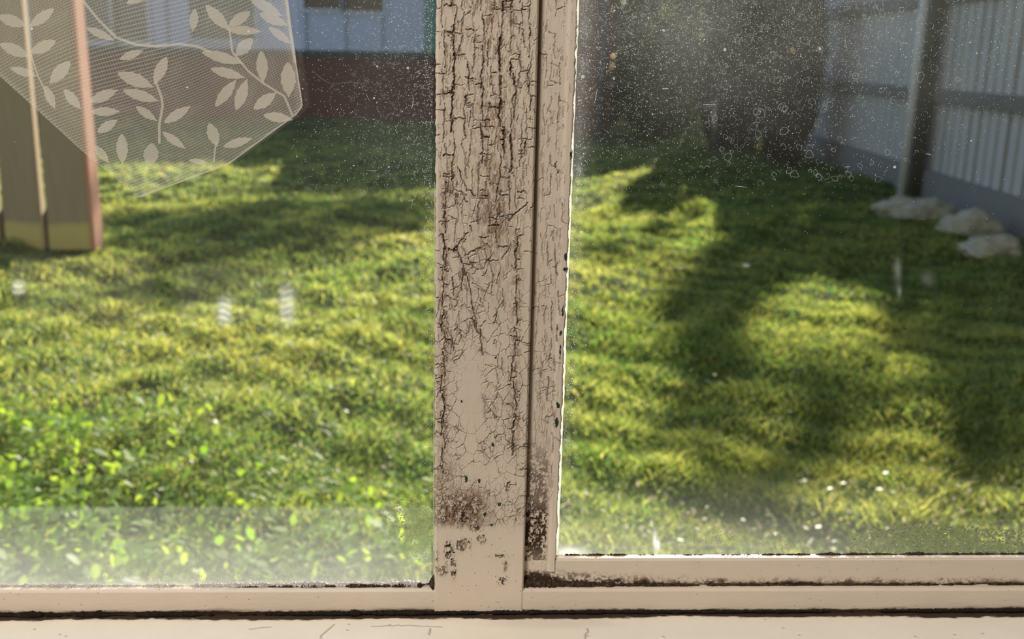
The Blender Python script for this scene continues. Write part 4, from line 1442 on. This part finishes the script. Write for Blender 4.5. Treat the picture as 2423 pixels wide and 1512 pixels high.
def rock(px, py, wpx, hz, seed, label, dpt=.14):
    q = PZ(px, py); wd = wpx / FPX * q.y
    bm_ = bmesh.new(); bmesh.ops.create_icosphere(bm_, subdivisions=5, radius=1)
    rr = np.random.default_rng(seed); ph = rr.uniform(0, 6, 9)
    for v in bm_.verts:
        n = .16 * math.sin(3 * v.co.x + ph[0]) * math.sin(2.6 * v.co.y + ph[1]) + .10 * math.sin(6 * v.co.x + ph[2]) * math.sin(5 * v.co.z + ph[3]) + .05 * math.sin(13 * v.co.y + ph[4] + 4 * v.co.x)
        v.co *= 1 + n + .16 * (mnoise.noise(v.co * 2.3 + Vector((seed * 7.0, 0, 0)))) + .09 * mnoise.noise(v.co * 6 + Vector((0, seed * 5.0, 0)))
        if v.co.z < -.35: v.co.z = -.35
        v.co.x *= wd / 2; v.co.y *= dpt; v.co.z *= hz
    me = bpy.data.meshes.new('rock'); bm_.to_mesh(me); bm_.free()
    o = link('rock', me, M['rock'], None, True); o.location = (q.x, q.y, hz * .28)
    return tag(o, label, 'rock', 'pale rocks along the paling fence')


rock(2158, 512, 178, .10, 1, 'long pale rock at the foot of the fence post, farthest of three', .15)
rock(2300, 553, 165, .10, 2, 'pale lumpy rock against the plinth board, middle of three', .14)
rock(2340, 602, 150, .075, 3, 'low pale rock out on the dark grass, nearest of three', .12)

# ---- white house with red base ------------------------------------------------
YH = PZ(650, 279).y
hl, hr = PY(-420, 200, YH).x, PY(1036, 200, YH).x
house = tag(empty('house', ((hl + hr) / 2, YH, 0)), 'pale blue-white house on a dark red base across the lawn', 'house')
hz_ = PY(620, 126, YH).z
M['white_wall'] = plain('pale_weatherboard', (0.64, 0.68, 0.86), (0.74, 0.78, 0.94), 2.5, .8)
M['red_base'] = plain('dark_red_base', (0.13, 0.036, 0.026), (0.19, 0.055, 0.040), 3, .85)
M['green_trim'] = plain('dark_green_trim', (0.022, 0.055, 0.050), (0.04, 0.085, 0.078), 4, .6)
M['teal'] = plain('teal_corner', (0.16, 0.36, 0.31), (0.22, 0.46, 0.40), 4, .6)
M['dark_pane'] = plain('dark_window_pane', (0.045, 0.048, 0.042), (0.075, 0.075, 0.06), 3, .15, .5)
M['white_trim'] = plain('white_trim', (0.70, 0.74, 0.82), (0.78, 0.81, 0.88), 3, .6)
HT = 3.0
b = MB(); b.box(hl, hr, YH, YH + 6, -.05, hz_ - .02); b.build('base', M['red_base'], house)
b = MB(); b.box(hl - .02, hr + .02, YH - .03, YH + 6, hz_ - .05, hz_ + .06); b.build('ledge', M['green_trim'], house)
zl, zh = hz_ + .06, HT
b = MB(); b.box(hl, hr, YH + .03, YH + 6, zl, zh); b.build('upper_wall', M['white_wall'], house)
M['joint'] = plain('grey_joint', (0.36, 0.39, 0.47), (0.42, 0.45, 0.53), 4)
for x in (724, 818, 905, 395, 447, 356):
    q = PY(x, 60, YH).x; b = MB(); b.box(q - .018, q + .018, YH + .012, YH + .04, zl, zh); b.build('cover_strip', M['joint'], house)
for (xa, xb, yb) in ((720, 806, 20), (816, 906, 26), (452, 604, 92), (205, 352, 96)):
    A0, A1 = PY(xa, yb, YH), PY(xb, yb, YH)
    b = MB(); zb_ = A0.z; fw = .05
    b.box(A0.x - fw, A0.x, YH - .01, YH + .05, zb_ - fw, 2.45); b.box(A1.x, A1.x + fw, YH - .01, YH + .05, zb_ - fw, 2.45)
    b.box(A0.x, A1.x, YH - .01, YH + .05, zb_ - fw, zb_); b.box(A0.x, A1.x, YH - .01, YH + .05, 2.40, 2.45)
    wf = b.build('window', M['white_trim'], house)
    b = MB(); b.box(A0.x, A1.x, YH + .012, YH + .04, zb_, 2.40)
    b.build('pane', M['dark_pane'] if xa > 600 else plain('grey_window_pane', (0.16, 0.165, 0.15), (0.24, 0.24, 0.22), 2, .2), wf)
b = MB(); q0, q1 = PY(1003, 60, YH).x, PY(1040, 60, YH).x; b.box(q0, q1, YH - .02, YH + .06, zl, zh); b.build('corner_board', M['teal'], house)
b = MB(); q = PY(270, 60, YH).x; b.tube([(q, YH - .07, zl), (q, YH - .07, zh)], .04, 10); b.build('downpipe', M['white_trim'], house, smooth=True)
b = MB(); q0 = hl - .3; q1 = hr + .3
b.hexa([Vector((q0, YH - .3, zh - .02)), Vector((q1, YH - .3, zh - .02)), Vector((q1, YH + 6.3, zh - .02)), Vector((q0, YH + 6.3, zh - .02))],
       [Vector((q0, YH - .3, zh + .06)), Vector((q1, YH - .3, zh + .06)), Vector((q1, YH + 6.3, zh + 1.2)), Vector((q0, YH + 6.3, zh + 1.2))])
b.build('roof', plain('roof_iron', (0.12, 0.08, 0.07), (0.16, 0.10, 0.09), 4), house)

# ---- red shed right of the post -------------------------------------------------
YSh = PZ(1420, 326).y
sl, sr = PY(1215, 200, YSh).x, PY(1446, 200, YSh).x
shed = tag(empty('shed', ((sl + sr) / 2, YSh, 0)), 'dark red timber shed just right of the window post', 'shed')
b = MB(); b.box(sl, sr, YSh, YSh + 2.2, -.03, 2.5); b.build('wall', M['red_base'], shed)
b = MB(); b.hexa([Vector((sl - .15, YSh - .15, 2.5)), Vector((sr + .15, YSh - .15, 2.5)), Vector((sr + .15, YSh + 2.4, 2.5)), Vector((sl - .15, YSh + 2.4, 2.5))],
                 [Vector((sl - .15, YSh - .15, 2.58)), Vector((sr + .15, YSh - .15, 2.58)), Vector((sr + .15, YSh + 2.4, 2.9)), Vector((sl - .15, YSh + 2.4, 2.9))])
b.build('roof', M['green_trim'], shed)
b = MB(); q = PY(1423, 180, YSh).x; b.tube([(q, YSh - .05, 0), (q, YSh - .05, 2.5)], .035, 10)
b.build('downpipe', plain('blue_grey_pipe', (0.05, 0.065, 0.10), (0.09, 0.11, 0.16), 6), shed, smooth=True)

# ---- shrubs at the back right ----------------------------------------------------
def leaf_cloud(pts, size, seed):
    r = np.random.default_rng(seed); pts = np.asarray(pts); n = len(pts)
    a = r.normal(size=(n, 3)); a /= np.linalg.norm(a, axis=1)[:, None]
    c = r.normal(size=(n, 3)); b_ = np.cross(a, c); b_ /= np.linalg.norm(b_, axis=1)[:, None]
    s_ = size * r.uniform(.55, 1.4, n)[:, None]
    V = np.stack([pts - a * s_, pts + b_ * s_ * .48, pts + a * s_, pts - b_ * s_ * .48], 1)
    f = np.arange(n * 4)
    return V.reshape(-1, 3), f, np.full(n, 4), np.repeat(r.uniform(0, 1, n), 4)


M['shrub'] = blade_mat('dark_shrub_leaf', (0.022, 0.026, 0.016), (0.060, 0.050, 0.034), (0.02, 0.03, 0.008), (0.04, 0.035, 0.015))
M['shrub_g'] = blade_mat('green_shrub_leaf', (0.022, 0.045, 0.016), (0.06, 0.085, 0.025), (0.05, 0.10, 0.012), (0.16, 0.16, 0.03))
M['bark'] = plain('bark', (0.06, 0.045, 0.032), (0.12, 0.09, 0.065), 12, .95, .1, (1, 1, .2))


def shrub(px, py, wd, dp, h, n, seed, label, mm='shrub', lsz=.055):
    q = PZ(px, py); cx, cy = q.x, q.y + dp * .6
    r = np.random.default_rng(seed)
    root = tag(empty('shrub', (cx, cy, 0)), label, 'shrub', 'shrubs at the back of the lawn')
    u = r.normal(size=(n, 3)); u /= np.linalg.norm(u, axis=1)[:, None]
    rad = r.uniform(.72, 1.06, n) * (1 + .12 * np.sin(u[:, 0] * 7 + seed) * np.sin(u[:, 2] * 6 + 1))
    p_ = np.stack([cx + u[:, 0] * rad * wd / 2, cy + u[:, 1] * rad * dp, h * .5 + u[:, 2] * rad * h * .52], -1)
    p_ = p_[p_[:, 2] > .02]
    V, f, c, tn = leaf_cloud(p_, lsz, seed + 1)
    link('foliage', raw_mesh('foliage', V, f, c, attrs={'tint': tn}), M[mm], root)
    b = MB()
    for k in range(7):
        a = 2 * math.pi * k / 7 + seed
        b.tube([(cx + .08 * math.cos(a), cy + .08 * math.sin(a), -.03), (cx + .25 * wd * math.cos(a), cy + .35 * dp * math.sin(a), h * .45), (cx + .36 * wd * math.cos(a), cy + .6 * dp * math.sin(a), h * .85)], [.035, .025, .008], 7)
    b.build('stem', M['bark'], root)
    return root


shrub(1565, 332, 1.0, .40, 2.3, 5200, 61, 'dark green-brown shrub beside the red shed', 'shrub_g')
shrub(1745, 358, .90, .40, 2.4, 5600, 62, 'dark brown shrub between two others at the back of the lawn')
shrub(1868, 392, .55, .36, 2.1, 5000, 63, 'dark brown shrub nearest the paling fence', 'shrub')

# clipped hedge closing the garden behind the shrubs
ha, hb = hr + .25, fx(13.2) + .9
r = np.random.default_rng(88); n = 19000
hp = np.stack([r.uniform(ha, hb, n), 16.3 + r.uniform(-.45, .45, n) * (1 + .1 * r.normal(size=n)), r.uniform(.03, 2.7, n)], -1)
V, f, c, tn = leaf_cloud(hp, .085, 89)
hedge = tag(empty('hedge', ((ha + hb) / 2, 16.3, 0)), 'tall dark hedge closing the garden behind the shrubs', 'hedge')
link('foliage', raw_mesh('foliage', V, f, c, attrs={'tint': tn}), M['shrub_g'], hedge)
b = MB()
for x in np.linspace(ha + .3, hb - .3, 7): b.tube([(x, 16.3, -.03), (x + .05, 16.3, 2.3)], [.05, .02], 7)
b.build('stem', M['bark'], hedge)

# ---- unseen canopy, added to cut sky light on the right of the lawn ---
r = np.random.default_rng(101); n = 9000
ep = np.stack([r.uniform(2.5, 7.0, n), r.uniform(2.2, 7.0, n), 3.3 + r.normal(0, .30, n)], -1)
root = tag(empty('sky_block_canopy', (4.9, 7.0, 0)), 'unseen leaf canopy added behind the paling fence to cut sky light on the lawn', 'tree')
V, f, c, tn = leaf_cloud(ep, .14, 102)
link('crown', raw_mesh('crown', V, f, c, attrs={'tint': tn}), M['shrub_g'], root)
b = MB(); b.tube([(4.9, 7.0, -.1), (4.95, 7.0, 2.0), (4.9, 6.9, 3.4)], [.2, .16, .08], 10)
for k in range(12):
    q = ep[int(r.integers(0, n))]
    b.tube([(4.9, 6.95, 2.3 + r.uniform(0, .7)), ((4.9 + q[0]) / 2, (6.95 + q[1]) / 2, 3.1), tuple(q)], [.05, .03, .01], 6)
b.build('trunk', M['bark'], root)

# ---- trees beyond the house: their crowns throw the dappled shade on the lawn ---------
def in_poly(x, y, poly):
    c = False; j = len(poly) - 1
    for i in range(len(poly)):
        xi, yi = poly[i]; xj, yj = poly[j]
        if (yi > y) != (yj > y) and x < (xj - xi) * (y - yi) / (yj - yi) + xi: c = not c
        j = i
    return c


M['tree_leaf'] = blade_mat('tree_leaf', (0.03, 0.055, 0.014), (0.06, 0.09, 0.02), (0.02, 0.04, 0.005), (0.03, 0.05, 0.006))
CE = 1.0 / math.tan(SUN_EL)


def shade_tree(regions, hr_, seed, label, size=.15):
    """regions: (photo polygon on the lawn, leaves per square metre). A crown whose shade falls there."""
    r = np.random.default_rng(seed); pts = []
    for poly, dens in regions:
        G = [PZ(*q) for q in poly]
        xa, xb = min(g.x for g in G), max(g.x for g in G); ya, yb = min(g.y for g in G), max(g.y for g in G)
        pl = [(g.x, g.y) for g in G]
        for _ in range(int((xb - xa) * (yb - ya) * dens)):
            x, y = r.uniform(xa, xb), r.uniform(ya, yb)
            if in_poly(x, y, pl):
                H = r.uniform(*hr_)
                pts.append((x + H * CE * math.sin(SUN_AZ), y + H * CE * math.cos(SUN_AZ), H))
    pts = np.asarray(pts); c = pts.mean(axis=0)
    root = tag(empty('tree', (c[0], c[1], 0)), label, 'tree', 'trees beyond the garden')
    V, f, cn, tn = leaf_cloud(pts, size, seed + 1)
    link('crown', raw_mesh('crown', V, f, cn, attrs={'tint': tn}), M['tree_leaf'], root)
    b = MB(); b.tube([(c[0], c[1], -.1), (c[0] + .05, c[1], 2.0), (c[0], c[1] + .05, c[2])], [.17, .13, .07], 10)
    for k in range(10):
        q = pts[int(r.integers(0, len(pts)))]
        b.tube([(c[0], c[1], c[2] - r.uniform(.6, 1.8)), tuple((np.array(q) + c) / 2 + np.array((0, 0, -.2))), tuple(q)], [.04, .025, .008], 6)
    b.build('trunk', M['bark'], root)
    return root


shade_tree([([(1760, 440), (2500, 540), (2600, 1130), (2330, 1090), (2200, 930), (2110, 760), (2030, 660), (1900, 640), (1800, 660), (1740, 800), (1700, 880), (1575, 820), (1550, 660), (1640, 610), (1730, 590)], 150),
            ([(1590, 930), (1760, 940), (1830, 1010), (2000, 1000), (1990, 1110), (1850, 1190), (1700, 1150), (1600, 1060)], 150),
            ([(1760, 860), (1840, 790), (1960, 800), (2120, 830), (2160, 960), (1950, 970), (1800, 950)], 45),
            ([(1990, 1000), (2200, 1010), (2300, 1120), (2050, 1130)], 45),
            ([(1690, 290), (1990, 320), (2040, 440), (1700, 410)], 130),
            ([(1370, 590), (1540, 550), (1560, 610), (1470, 640), (1370, 640)], 55),
            ([(1540, 545), (1640, 485), (1690, 480), (1600, 570)], 45)], (5.2, 7.6), 71, 'tall leafy tree behind the paling fence, shading the right of the lawn')
shade_tree([([(180, 258), (1420, 250), (1480, 340), (1700, 385), (1660, 440), (1560, 400), (1420, 360), (1370, 395), (1030, 430), (840, 425), (720, 400), (480, 388), (225, 388)], 130),
            ([(230, 500), (620, 490), (1030, 480), (1030, 540), (800, 585), (500, 590), (240, 585)], 85),
            ([(450, 440), (1030, 440), (1030, 480), (600, 480)], 52),
            ([(220, 560), (700, 590), (760, 640), (480, 640), (260, 620)], 55),
            ([(20, 640), (420, 620), (640, 680), (420, 760), (60, 720)], 20)], (8.2, 10.2), 72, 'tall leafy tree behind the white house, dappling the left of the lawn')
